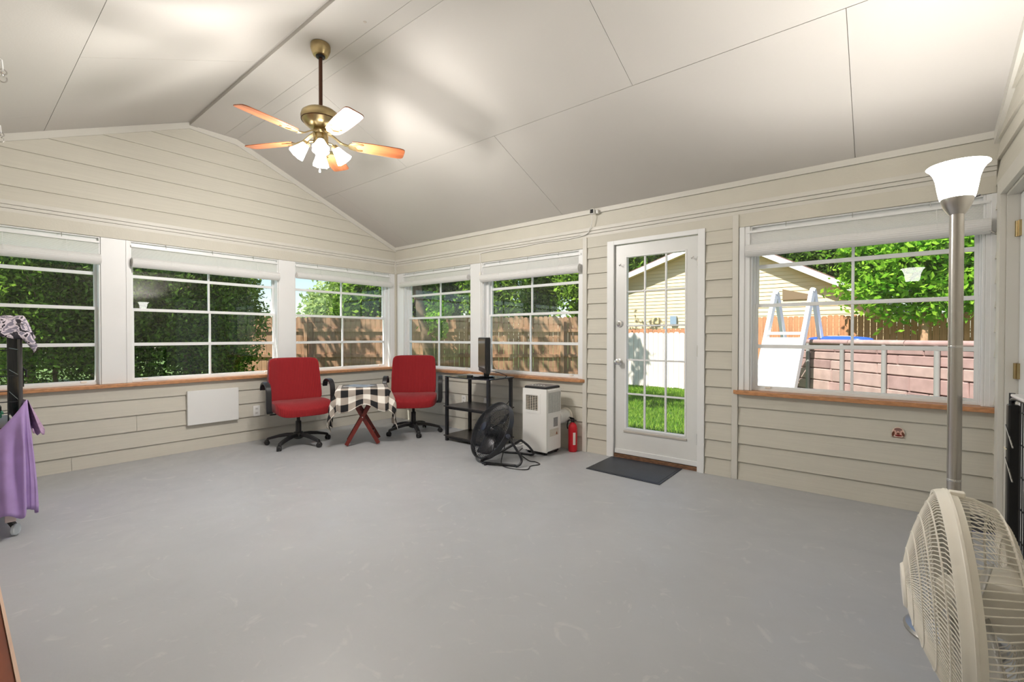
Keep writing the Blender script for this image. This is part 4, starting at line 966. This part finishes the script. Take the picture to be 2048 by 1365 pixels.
# path: from back of the left side, round the room-side corner, along the front to the far left
sk_path = [Vector((.75, CY1+.006, 0)), Vector((1.15, CY1+.008, 0)), Vector((1.50, CY1+.006, 0)), Vector((CX1+.008, CY1-.03, 0)), Vector((CX1+.014, -4.08, 0)), Vector((CX1+.014, -4.30, 0)), Vector((CX1+.014, -4.57, 0))]
SP = spline(sk_path, 14); NS = len(SP)-1
def skirt(u, v):
    i = min(int(u*NS), NS-1); t = u*NS-i; p = SP[i].lerp(SP[i+1], t); tg = (SP[i+1]-SP[i]).normalized(); nn = Vector((tg.y, -tg.x, 0))*-1
    fr_ = p.y-CY1
    top = .80 if p.x < CX1-.02 else .80-.44*min(1, max(0, -fr_/.35))**.8
    top = .79-.10*max(0, (1.45-p.x)) if p.x < CX1-.02 else top
    bot = .135+.02*math.sin(u*60)
    z_ = top+(bot-top)*v; flare = .012+.030*v**1.3+.012*math.sin(u*95)*min(1, v*3)+.008*math.sin(u*41+v*5)*v
    q = p+nn*flare; return (q.x, q.y, z_)
o = MB().grid(skirt, 190, 22).build('purple_skirt', skm, None, True, solid=.002); tag(o, 'purple tulle skirt hung around the rolling cart below the cage', 'skirt')
def lace(u, v):
    a = Vector((CX1+.0, CY1-.035, .80)); p = a+Vector((-.30*u-.02, .055+.02*math.sin(u*18)*v, 0)); 
    return (p.x, p.y+.05*v, .795-.02*u-(.20+.02*math.sin(u*40))*v)
o2 = MB().grid(lace, 40, 12).build('lace_overlay', mat('mauve_lace', sr(176, 146, 178), .7, var=.25, vscale=60), o, True, solid=.002)
# wooden slatted bench, lower left
wb = thing('wooden_bench', 'red-brown wooden slatted bench with pale edges near the camera', 'bench', (3.45, -4.22, 0), 0)
wdm = wood_mat('red_brown_wood', sr(124, 62, 36), 0, .25); pale = wood_mat('pale_edge_wood', sr(222, 190, 170), 0, .1)
BX0, BX1, BY0, BY1, BZ_ = 3.02, 4.22, -4.48, -4.018, .40
for y, sg in ((BY0, 1), (BY1, -1)):
    a, b = sorted((y, y+sg*.052)); MB().box(BX0, BX1, a, b, BZ_-.06, BZ_-.004).build('side_rail', wdm, wb, bevel=.002, world=True)
    a, b = sorted((y-sg*.007, y-sg*.0005)); MB().box(BX0, BX1, a, b, BZ_-.06, BZ_).build('rail_edge', pale, wb, world=True)  # paler strip along each side rail
MB().box(BX0, BX1, BY1-.125, BY1-.117, BZ_-.04, BZ_-.004).build('rail_edge', pale, wb, world=True)
for i in range(8):
    x = BX0+.05+i*.105; MB().box(x-.034, x+.034, BY0+.053, BY1-.053, BZ_-.055, BZ_-.035).build('slat', pale if i % 2 else wdm, wb, bevel=.002, world=True)
for x in (BX0+.03, BX1-.03):
    for y in (BY0+.034, BY1-.034): MB().box(x-.02, x+.02, y-.02, y+.02, 0, BZ_-.046).build('leg', wdm, wb, bevel=.002, world=True)

# ================================================================== OUTSIDE
def lawn_mat():
    m = mat('lawn_soil', sr(86, 112, 46), .9, var=.35, vscale=1.6); return m
lawn = struct(MB().box(-45, 45, .141, 60, GROUND-.3, GROUND).box(-45, -.141, -30, .14, GROUND-.3, GROUND).build('lawn', lawn_mat()))
def leaf_mat(name, c0, c1, trans=.35):
    m = bpy.data.materials.new(name); m.use_nodes = True; MATS[name] = m; t = m.node_tree; t.nodes.clear()
    o = t.nodes.new('ShaderNodeOutputMaterial'); g_ = t.nodes.new('ShaderNodeNewGeometry'); r = t.nodes.new('ShaderNodeMix'); r.data_type = 'RGBA'
    r.inputs[6].default_value = (*c0, 1); r.inputs[7].default_value = (*c1, 1); t.links.new(g_.outputs['Random Per Island'], r.inputs[0])
    d = t.nodes.new('ShaderNodeBsdfDiffuse'); tl = t.nodes.new('ShaderNodeBsdfTranslucent'); mx = t.nodes.new('ShaderNodeMixShader'); mx.inputs[0].default_value = trans
    t.links.new(r.outputs[2], d.inputs[0]); t.links.new(r.outputs[2], tl.inputs[0]); t.links.new(d.outputs[0], mx.inputs[1]); t.links.new(tl.outputs[0], mx.inputs[2]); t.links.new(mx.outputs[0], o.inputs[0]); return m
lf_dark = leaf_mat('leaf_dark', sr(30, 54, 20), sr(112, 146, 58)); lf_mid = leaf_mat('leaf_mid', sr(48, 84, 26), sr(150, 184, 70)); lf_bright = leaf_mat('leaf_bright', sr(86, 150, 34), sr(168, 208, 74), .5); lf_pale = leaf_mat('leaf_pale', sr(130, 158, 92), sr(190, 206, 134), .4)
bark = mat('bark', sr(104, 84, 66), .9, var=.3, vscale=12, bump=.5, bscale=30); palebark = mat('pale_bark', sr(170, 132, 104), .9, var=.25, vscale=12)
def leaves(centers, n, spread, size, seed, elong=2.0):
    rg = np.random.default_rng(seed); C_ = np.array(centers)[rg.integers(0, len(centers), n)]
    p = C_+rg.normal(size=(n, 3))*np.array(spread)
    d = rg.normal(size=(n, 3)); d /= np.linalg.norm(d, axis=1, keepdims=True); e = rg.normal(size=(n, 3)); e -= (e*d).sum(1, keepdims=True)*d; e /= np.linalg.norm(e, axis=1, keepdims=True)
    s = size*rg.uniform(.6, 1.3, (n, 1)); L = d*s*elong*.5; Wd = e*s*.5
    V = np.stack([p-L, p+Wd, p+L, p-Wd], 1).reshape(-1, 3)
    return V
def leaf_obj(name, V, m, parent, origin):
    V = V-np.array(origin); n = len(V)//4; me = bpy.data.meshes.new(name)
    me.vertices.add(len(V)); me.vertices.foreach_set('co', V.astype(np.float32).ravel()); me.loops.add(4*n); me.loops.foreach_set('vertex_index', np.arange(4*n, dtype=np.int32))
    me.polygons.add(n); me.polygons.foreach_set('loop_start', np.arange(0, 4*n, 4, dtype=np.int32)); me.polygons.foreach_set('loop_total', np.full(n, 4, dtype=np.int32)); me.update(); me.materials.append(m)
    o = bpy.data.objects.new(name, me); COL.objects.link(o); o.parent = parent; stuff(o); return o
def tree(name, label, cat, base, crown, rad, n, size, m, seed, clumps=70, trunk=.10, lean=(0, 0), group=None, bm=None, spread=.16, branches=5, shell=.35):
    """base: ground point; crown: centre of the crown; rad: its radii"""
    base = Vector(base); crown = Vector(crown); root = thing(name, label, cat, base, 0, group); rg = np.random.default_rng(seed)
    u = rg.normal(size=(clumps, 3)); u /= np.linalg.norm(u, axis=1, keepdims=True); r = rg.uniform(shell, 1, (clumps, 1))
    cs = np.array(crown)+u*r*np.array(rad); cs[:, 2] = np.maximum(cs[:, 2], GROUND+.12)
    V = leaves(cs, n, np.array(rad)*spread, size, seed); V[:, 2] = np.maximum(V[:, 2], GROUND+.01)
    leaf_obj('foliage', V, m, root, base)
    MB().tube(spline([base, base.lerp(crown, .5)+Vector((lean[0], lean[1], 0)), crown], 6), [trunk*(1-.6*i/12) for i in range(13)], 8).build('trunk', bm or bark, root, True, world=True)
    for k in range(branches):
        tip = Vector(cs[k]); st_ = base.lerp(crown, .45+.1*(k % 4))
        MB().tube(spline([st_, st_.lerp(tip, .5)+Vector((0, 0, .1)), tip], 4), [trunk*.4*(1-.8*i/8) for i in range(9)], 5).build('branch', bm or bark, root, True, world=True)
    return root
def gnd(p, z=None): return (p[0], p[1], GROUND)
# ---- grass blades in front of the door
rg = np.random.default_rng(11); n = 46000
gx = rg.uniform(-.3, 3.4, n); gy = rg.uniform(.5, 7.84, n); ga = rg.uniform(0, 2*PI, n); gh = rg.uniform(.03, .085, n); gw = .007
dx, dy = np.cos(ga), np.sin(ga); ln = rg.normal(size=(n, 2))*.025
V = np.stack([np.stack([gx-dx*gw, gy-dy*gw, np.full(n, GROUND)], 1), np.stack([gx+dx*gw, gy+dy*gw, np.full(n, GROUND)], 1), np.stack([gx+ln[:, 0]+dx*.001, gy+ln[:, 1]+dy*.001, GROUND+gh], 1), np.stack([gx+ln[:, 0]-dx*.001, gy+ln[:, 1]-dy*.001, GROUND+gh], 1)], 1).reshape(-1, 3)
go = leaf_obj('grass', V, leaf_mat('grass_blade', sr(62, 118, 30), sr(150, 178, 72), .35), None, (0, 0, 0))
tag(go, 'short green grass of the lawn outside the glazed door', 'grass')
# ---- fences
fencew = mat('weathered_fence', sr(164, 126, 98), .85, var=.22, vscale=3, stretch=(6, 6, 1), rnd=.10, bump=.2, bscale=20)
fencer = mat('cedar_fence', sr(176, 122, 88), .85, var=.2, vscale=3, stretch=(6, 6, 1), rnd=.10)
fenceg = mat('overexposed_fence', sr(226, 216, 206), .85, var=.1, vscale=3, stretch=(6, 6, 1), rnd=.05)  # paleness of overexposed sunlight painted into the board colour
def fence(name, label, a, b, h, m, rails=(), front=True, bw=.140, posts=2.4, ear=True):
    a = Vector((a[0], a[1], GROUND)); b = Vector((b[0], b[1], GROUND)); L = (b-a).length; d = (b-a)/L; nrm = Vector((d.y, -d.x, 0))   # nrm toward viewer side
    if nrm.dot(Vector((CAM.x, CAM.y, 0))-Vector((a.x, a.y, 0))) < 0: nrm = -nrm
    root = thing(name, label, 'fence', a); root.rotation_euler = (0, 0, math.atan2(d.y, d.x)); rgf = random.Random(hash(name) % 99+int(h*100))
    s = 1 if nrm.dot(Vector((-d.y, d.x, 0))) > 0 else -1
    w = bw-.008; e = .03
    pts = [(0, 0, .03), (w, 0, .03), (w, 0, h-e), (w-e, 0, h), (e, 0, h), (0, 0, h-e)] if ear else [(0, 0, .03), (w, 0, .03), (w, 0, h), (0, 0, h)]
    me = MB().prism(pts, (0, .018, 0)).mesh('fence_board', m)
    for i in range(int(L/bw)):
        o = link('fence_board', me, root); o.location = (i*bw, -.009+rgf.uniform(-.004, .004), rgf.uniform(-.025, .012))
    for z in rails: MB().box(0, L, *( (.012, .052) if s > 0 else (-.052, -.012)), z-.045, z+.045).build('rail', m, root)
    i = 0; xx = .3
    while xx < L:
        MB().box(xx-.045, xx+.045, *((.054, .144) if s > 0 else (-.144, -.054)), 0, h-.05).build('post', m, root); xx += posts
    return root
fa, fb = D(13, 425, 700), D(13, 1215, 700)
fence('board_fence', 'long weathered board fence with rails and posts behind the back windows', fa, fb, 1.95, fencew, rails=(.35, .84, 1.56))
fence('board_fence', 'pale fence, sun glare put into its colour, standing at the lawn edge outside the door', (-.9, 8.0), (2.1, 8.0), 1.50, fenceg, rails=())
fence('board_fence', 'low brown fence whose top shows above the pale fence', (-1.0, 9.6), (1.9, 9.6), 1.62, fencer)
fence('board_fence', 'red-brown board fence behind the pool', (2.0, 11.9), (16.0, 11.9), 2.0, fencer)
# ---- houses
lapw = mat('cream_siding', sr(222, 200, 160), .6, var=.02, vscale=2); lapt = mat('tan_siding', sr(226, 200, 158), .6, var=.02, vscale=2)
def gable_house(name, label, P0, du, width, eave, ridge, depth, siding_m, roofm, lap=.13, over=.35, apex=.5):
    """P0: ground corner of the gable wall, du: unit direction along it, wall faces the viewer"""
    P0 = Vector((P0[0], P0[1], GROUND)); du = Vector((du[0], du[1], 0)).normalized(); nb = Vector((-du.y, du.x, 0))
    root = thing(name, label, 'house', P0)
    ax = width*apex; eL, eR = eave if isinstance(eave, tuple) else (eave, eave)
    def W_(u, w, z): return P0+du*u+nb*w+Vector((0, 0, z))
    MB().prism([W_(0, 0, 0), W_(width, 0, 0), W_(width, 0, eR), W_(ax, 0, ridge), W_(0, 0, eL)], nb*depth).build('wall', siding_m, root, world=True)
    mb = MB(); z = 0
    while z < ridge-.05:
        z1 = z+lap
        def lim(zz):
            fl_ = max(0, (zz-eL)/(ridge-eL)); fr2 = max(0, (zz-eR)/(ridge-eR)); return ax*fl_, width-(width-ax)*fr2
        a0, b0 = lim(z); a1, b1 = lim(min(z1, ridge-.02))
        mb.add([W_(a0, -.022, z), W_(b0, -.022, z), W_(b1, -.004, z1), W_(a1, -.004, z1), W_(a0, 0, z), W_(b0, 0, z)], [(0, 1, 2, 3), (4, 5, 1, 0)]); z = z1
    stuff(mb.build('lap_siding', siding_m, root, world=True))
    for u0, z0, u1, z1, s in ((-over, eL-over*(ridge-eL)/ax, ax, ridge, 1), (width+over, eR-over*(ridge-eR)/(width-ax), ax, ridge, -1)):
        q = [W_(u0, -over, z0), W_(u1, -over, z1), W_(u1, depth+over, z1), W_(u0, depth+over, z0)]
        MB().prism([p+Vector((0, 0, .03)) for p in q], (0, 0, .10)).build('roof_slope', roofm, root, world=True)
        MB().prism([W_(u0, -over-.02, z0-.10), W_(u1, -over-.02, z1-.10), W_(u1, -over-.02, z1+.09), W_(u0, -over-.02, z0+.09)], nb*.03).build('rake_board', white, root, world=True)
        MB().prism([W_(u0, -over+.01, z0-.06), W_(u1, -over+.01, z1-.06), W_(u1, .0, z1-.06), W_(u0, .0, z0-.06)], (0, 0, .02)).build('soffit', siding_m, root, world=True)
    return root, W_
roofm = mat('roof_shingle', sr(110, 84, 76), .9, var=.2, vscale=10)
def hbox(root, W_, name, m, u0, u1, z0, z1, t=.1): MB().prism([W_(u0, -.03, z0), W_(u1, -.03, z0), W_(u1, -.03, z1), W_(u0, -.03, z1)], (W_(0, -t, 0)-W_(0, 0, 0))).build(name, m, root, world=True)
HX = -4.2
hA, WA_ = gable_house('house', 'cream lap-sided house with a wide gable and attic vent beyond the fences', (HX, 13.0), (1, 0), 9.9, (2.88-GROUND, 2.07-GROUND), 4.62-GROUND, 5, lapw, roofm, over=.4, apex=(1.07-HX)/9.9)
hbox(hA, WA_, 'meter_box', mat('meter_blue_grey', sr(130, 150, 170), .4), -.68-HX, -.45-HX, 1.62-GROUND, 1.92-GROUND)
hbox(hA, WA_, 'vent_hood', mat('tan_plastic', sr(214, 196, 150), .5), -1.35-HX, -1.12-HX, 1.65-GROUND, 1.88-GROUND)
hbox(hA, WA_, 'spigot', mat('meter_blue_grey', sr(130, 150, 170), .4), -.93-HX, -.88-HX, 1.40-GROUND, 1.52-GROUND)
MB().prism([WA_(2.95-HX, -.025, 2.35-GROUND), WA_(3.75-HX, -.025, 2.35-GROUND), WA_(3.75-HX, -.025, 2.48-GROUND), WA_(2.95-HX, -.025, 2.70-GROUND)], (0, -.03, 0)).build('attic_vent', mat('vent_brown', sr(120, 100, 76), .7), hA, world=True)
# ---- pool, ladder, float
pa = Vector((4.24, 4.13, 0)); pb = Vector((6.42, 1.78, 0)); pd = (pb-pa).normalized(); pn = Vector((-pd.y, pd.x, 0))
if pn.dot(pa-CAM) < 0: pn = -pn
PT = 1.10; pool = thing('swimming_pool', 'above-ground frame pool with stone-pattern wall outside the right window', 'pool', (pa.x, pa.y, GROUND))
PL = (pb-pa).length
def PW(u, w, z): return pa+pd*u+pn*w+Vector((0, 0, z))
MB().prism([PW(-.2, .02, GROUND), PW(PL+.6, .02, GROUND), PW(PL+.6, .02, PT-.03), PW(-.2, .02, PT-.03)], pn*2.6).build('pool_wall', mat('pool_joint', sr(112, 84, 80), .8), pool, world=True)
MB().prism([PW(-.15, .06, PT-.12), PW(PL+.55, .06, PT-.12), PW(PL+.55, 2.55, PT-.12), PW(-.15, 2.55, PT-.12)], (0, 0, .015)).build('water', mat('pool_water', sr(60, 130, 160), .05), pool, world=True)
stm = [mat('stone_pink_%s' % c_, sr(*v), .75, var=.14, vscale=9, rnd=.10, bump=.25, bscale=14) for c_, v in zip('abc', ((164, 134, 130), (152, 124, 121), (172, 146, 140)))]
rgs = random.Random(4); z = GROUND+.02; k = 0
while z < PT-.10:
    hgt = rgs.choice([.11, .125, .145, .165]); u = -.2-rgs.random()*.2
    while u < PL+.5:
        L = rgs.uniform(.22, .85); a0 = max(u+.006, -.2); a1 = min(u+L-.006, PL+.6); zt = min(z+hgt-.009, PT-.04)
        if a1-a0 > .03:
            j = lambda: rgs.uniform(-.006, .006)
            f = [PW(a0+j(), .02, z+j()*.5), PW(a1+j(), .02, z+j()*.5), PW(a1+j(), .02, zt+j()*.5), PW(a0+j(), .02, zt+j()*.5)]
            i_ = .008
            g4 = [PW(a0+i_, .004, z+i_), PW(a1-i_, .004, z+i_), PW(a1-i_, .004, zt-i_), PW(a0+i_, .004, zt-i_)]
            MB().add(f+g4, [(3, 2, 1, 0), (4, 5, 6, 7), (0, 1, 5, 4), (1, 2, 6, 5), (2, 3, 7, 6), (3, 0, 4, 7)]).build('stone_block', rgs.choice(stm), pool, world=True)
        u += L
    z += hgt
polem = mat('pool_pole', sr(150, 148, 146), .4, metal=.2)
for i in range(6):
    u = .02+i*.62
    if u < PL+.6: MB().tube([PW(u, -.02, GROUND), PW(u, -.02, PT-.02)], .026, 10).build('frame_pole', polem, pool, True, world=True)
for i in range(5):
    u = -.2+i*.78; MB().tube([PW(u+.005, .0, PT), PW(min(u+.775, PL+.6), .0, PT)], .036, 12).build('top_rail', stm[i % 3], pool, True, world=True)
ladm = mat('ladder_white', sr(240, 240, 240), .4)
AL, AR = D(6.70, 1552, 586), D(6.48, 1626, 580)
ld_ = thing('pool_ladder', 'white A-frame pool ladder with solid barrier panel beside the pool', 'ladder', ((AL.x+AR.x)/2, (AL.y+AR.y)/2, GROUND))
fd = Vector((-.85, -.6, 0)).normalized(); rd_ = Vector((AR.x-AL.x, AR.y-AL.y, 0)).normalized()
inn_ = Vector((.168, .985, 0)).normalized()
for nm, A in (('left', AL), ('right', AR)):
    H_ = A.z-GROUND
    n_ = [A+Vector((0, 0, -.02))-inn_*.03, Vector((A.x, A.y, GROUND+.0))-inn_*.50-Vector((RT.x, RT.y, 0))*.22]
    f_ = [A+Vector((0, 0, -.02))+inn_*.03, Vector((A.x, A.y, GROUND))+inn_*.42+Vector((RT.x, RT.y, 0))*.20]
    MB().bar(n_[0], n_[1], .055, .075).build('outer_rail', ladm, ld_, bevel=.006, world=True)
    MB().bar(f_[0], f_[1], .055, .07).build('inner_rail', ladm, ld_, bevel=.006, world=True)
    MB().tube([A-inn_*.045+Vector((0, 0, -.035)), A-inn_*.02+Vector((0, 0, .0)), A+inn_*.02+Vector((0, 0, 0)), A+inn_*.045+Vector((0, 0, -.035))], .036, 10).build('top_cap', ladm, ld_, True, world=True)
def rail_pt(A, s, z):
    t = (A.z-z)/(A.z-GROUND); return Vector((A.x, A.y, z))+inn_*(s*(.03+(.50 if s < 0 else .42)*t-.03*t))+Vector((RT.x, RT.y, 0))*(t*(-.22 if s < 0 else .20))
dn = Vector((rd_.y, -rd_.x, 0))
if dn.dot(CAM-AL) < 0: dn = -dn
q = [rail_pt(AL, -1, 1.16), rail_pt(AR, -1, 1.16), rail_pt(AR, -1, .05), rail_pt(AL, -1, .05)]
# barrier spans between the two outer rails
MB().prism([p+dn*.03 for p in (q[0], q[1], q[2], q[3])], -dn*.03).build('barrier_panel', ladm, ld_, world=True)
for i in range(4):
    zz = .1+i*.28; MB().bar(rail_pt(AL, 1, zz), rail_pt(AR, 1, zz), .09, .03).build('step', ladm, ld_, world=True)
MB().bar(rail_pt(AL, -1, 1.22), rail_pt(AR, -1, 1.22), .06, .04).build('platform_bar', ladm, ld_, world=True)
ftp = PW(.75, .35, PT-.02)
flt = thing('pool_float', 'blue and white striped inflatable float lying on the pool', 'float', ftp, math.atan2(pd.y, pd.x))
blm = mat('float_blue', sr(44, 84, 176), .4); MB().sup((0, 0, .045), .50, .20, .055, .7, .7, 28, 12).build('cushion', blm, flt, True)
for i in (-1, 0, 1): MB().ribbon([(x_, i*.08, .045+.056*max(0, 1-(abs(x_)/.5)**3)*(1-.25*abs(i))) for x_ in [-.44+.08*k for k in range(12)]], .03, .008, (0, 1, 0)).build('stripe', ladm, flt, True)
# ---- trees and shrubs
G1 = 'shrubs outside the gable windows'; rg2 = random.Random(8)
def px_tree(name, label, cat, d, px, ztop, zbot, rx, n, size, m, seed, group=None, **k):
    p = D(d, px, 672); c = Vector((p.x, p.y, (ztop+zbot)/2)); return tree(name, label, cat, (p.x, p.y, GROUND), c, (rx, rx, (ztop-zbot)/2), n, size, m, seed, group=group, **k)
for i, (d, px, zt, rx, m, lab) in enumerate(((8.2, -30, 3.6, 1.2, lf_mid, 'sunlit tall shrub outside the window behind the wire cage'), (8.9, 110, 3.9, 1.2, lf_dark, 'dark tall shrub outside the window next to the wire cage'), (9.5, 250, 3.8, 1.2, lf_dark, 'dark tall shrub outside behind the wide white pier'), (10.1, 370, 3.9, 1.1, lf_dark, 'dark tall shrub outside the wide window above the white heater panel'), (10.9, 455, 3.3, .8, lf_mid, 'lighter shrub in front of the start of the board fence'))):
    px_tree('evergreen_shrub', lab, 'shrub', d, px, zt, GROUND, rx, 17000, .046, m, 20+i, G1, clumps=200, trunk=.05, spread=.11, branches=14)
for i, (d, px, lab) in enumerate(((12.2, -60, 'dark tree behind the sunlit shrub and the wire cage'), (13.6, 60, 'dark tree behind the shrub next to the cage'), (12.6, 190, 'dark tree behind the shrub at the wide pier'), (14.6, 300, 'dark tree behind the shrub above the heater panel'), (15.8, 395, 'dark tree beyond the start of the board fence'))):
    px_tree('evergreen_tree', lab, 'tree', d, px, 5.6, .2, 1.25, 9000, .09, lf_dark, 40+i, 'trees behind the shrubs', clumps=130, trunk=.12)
px_tree('broadleaf_tree', 'pale sunlit tree far behind the board fence, left of the sky gap', 'tree', 26, 668, 4.2, -.1, 1.7, 6000, .14, lf_pale, 60, clumps=80, trunk=.2)
px_tree('broadleaf_tree', 'green tree behind the fence at the room corner windows', 'tree', 18, 742, 5.2, .6, 1.5, 7000, .12, lf_mid, 61, clumps=90, trunk=.15)
for i, (d, px, m, lab) in enumerate(((15.6, 815, lf_dark, 'dark leafy tree behind the fence and the leaning trunk'), (17.6, 895, lf_dark, 'dark leafy tree behind the fence and the bright bush'), (15.6, 985, lf_mid, 'green leafy tree behind the fence, above the monitor'), (17.6, 1075, lf_mid, 'green leafy tree behind the fence, above the air conditioner'), (15.8, 1165, lf_mid, 'green leafy tree behind the end of the weathered fence'))):
    px_tree('broadleaf_tree', lab, 'tree', d, px, 5.4, .9, 1.05, 9000, .09, m, 70+i, 'trees behind the board fence', clumps=110, trunk=.13)
tp_ = D(12.2, 850, 672)
tr2 = thing('tree_trunk', 'bare sunlit leaning trunk in front of the board fence', 'tree', (tp_.x, tp_.y, GROUND))
MB().tube(spline([(tp_.x+.15, tp_.y+.1, GROUND), (tp_.x+.05, tp_.y, 1.2), (tp_.x-.15, tp_.y-.1, 2.2), (tp_.x-.3, tp_.y-.2, 4.2)], 6), [.16, .15, .15, .14, .14, .14, .13, .13, .13, .13, .12, .12, .12, .12, .11, .11, .10, .10, .09], 10).build('trunk', bark, tr2, True, world=True)
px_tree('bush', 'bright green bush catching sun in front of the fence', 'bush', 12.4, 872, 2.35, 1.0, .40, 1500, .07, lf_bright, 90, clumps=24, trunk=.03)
# guessed shade trees, crowns out of view, placed to dapple the fence and the lawn
for bx, by, x, y, z_, r, n, lab in ((-7.4, -.4, -7.4, -.4, 5.5, 1.7, 240, 'tall sparse shade tree rooted behind the gable-side shrubs'), (-5.41, .95, -5.4, 1.1, 5.6, 1.7, 240, 'tall sparse shade tree rooted behind the pier of the gable windows'), (-3.6, 2.9, -3.6, 2.9, 5.6, 1.7, 240, 'tall sparse shade tree rooted off the room corner'), (-2.08, 3.9, -1.8, 4.4, 5.5, 1.2, 330, 'tall sparse shade tree rooted behind the pier of the back windows'), (-.45, 2.1, .5, 1.5, 5.6, 1.6, 330, 'tall sparse shade tree leaning over the lawn outside the door')):
    tree('shade_tree', lab, 'tree', (bx, by, GROUND), (x, y, z_), (r, r, .9), n, .17, lf_mid, int(100+x*-7), clumps=40, trunk=.10, group='shade trees over the yard', spread=.13, shell=.1, branches=4)
# behind the houses and by the pool
for i, (d, px, zt, rx, lab) in enumerate(((27.5, 1262, 9.0, 1.8, 'tall tree behind the low left end of the cream house roof'), (29, 1345, 9.4, 2.0, 'tall tree behind the rising slope of the cream house roof'), (25, 1450, 9.5, 1.8, 'tall tree behind the ridge of the cream house roof'), (29, 1550, 10.0, 2.2, 'tall tree behind the falling slope of the cream house roof'), (24.5, 1655, 8.8, 1.8, 'tall dark tree beside the bright tree and the house eave'))):
    px_tree('broadleaf_tree', lab, 'tree', d, px, zt, 2.6, rx, 9000, .16, lf_mid if i < 2 else lf_dark, 120+i, 'trees behind the houses', clumps=110, trunk=.25)
tpb = D(11.0, 1845, 672)
tree('maple_tree', 'bright green leafy tree hanging over the pool outside the right window', 'tree', (tpb.x, tpb.y, GROUND), (tpb.x+.1, tpb.y, 3.25), (1.95, 1.0, 1.65), 26000, .085, lf_bright, 140, clumps=190, trunk=.10, bm=palebark, spread=.12)
px_tree('maple_tree', 'darker leafy tree at the far right behind the pool', 'tree', 13.0, 2040, 5.2, .8, 1.3, 12000, .11, lf_mid, 141, clumps=120, trunk=.12)
px_tree('low_shrub', 'brownish shaded shrub in front of the red-brown fence', 'shrub', 13.0, 1845, 1.75, GROUND, .95, 5000, .06, lf_dark, 142, clumps=60, trunk=.03)
for i, (x, y, zt, rx, lab) in enumerate(((11.6, 15.2, 6.2, 1.4, 'broad tree behind the far end of the red-brown fence'), (15.4, 15.0, 6.6, 1.4, 'broad tree beyond the yard side past the red-brown fence'))):
    tree('broadleaf_tree', lab, 'tree', (x, y, GROUND), (x, y, zt/2+.6), (rx, rx, zt/2-.4), 8000, .12, lf_mid, 150+i, clumps=110, trunk=.16)
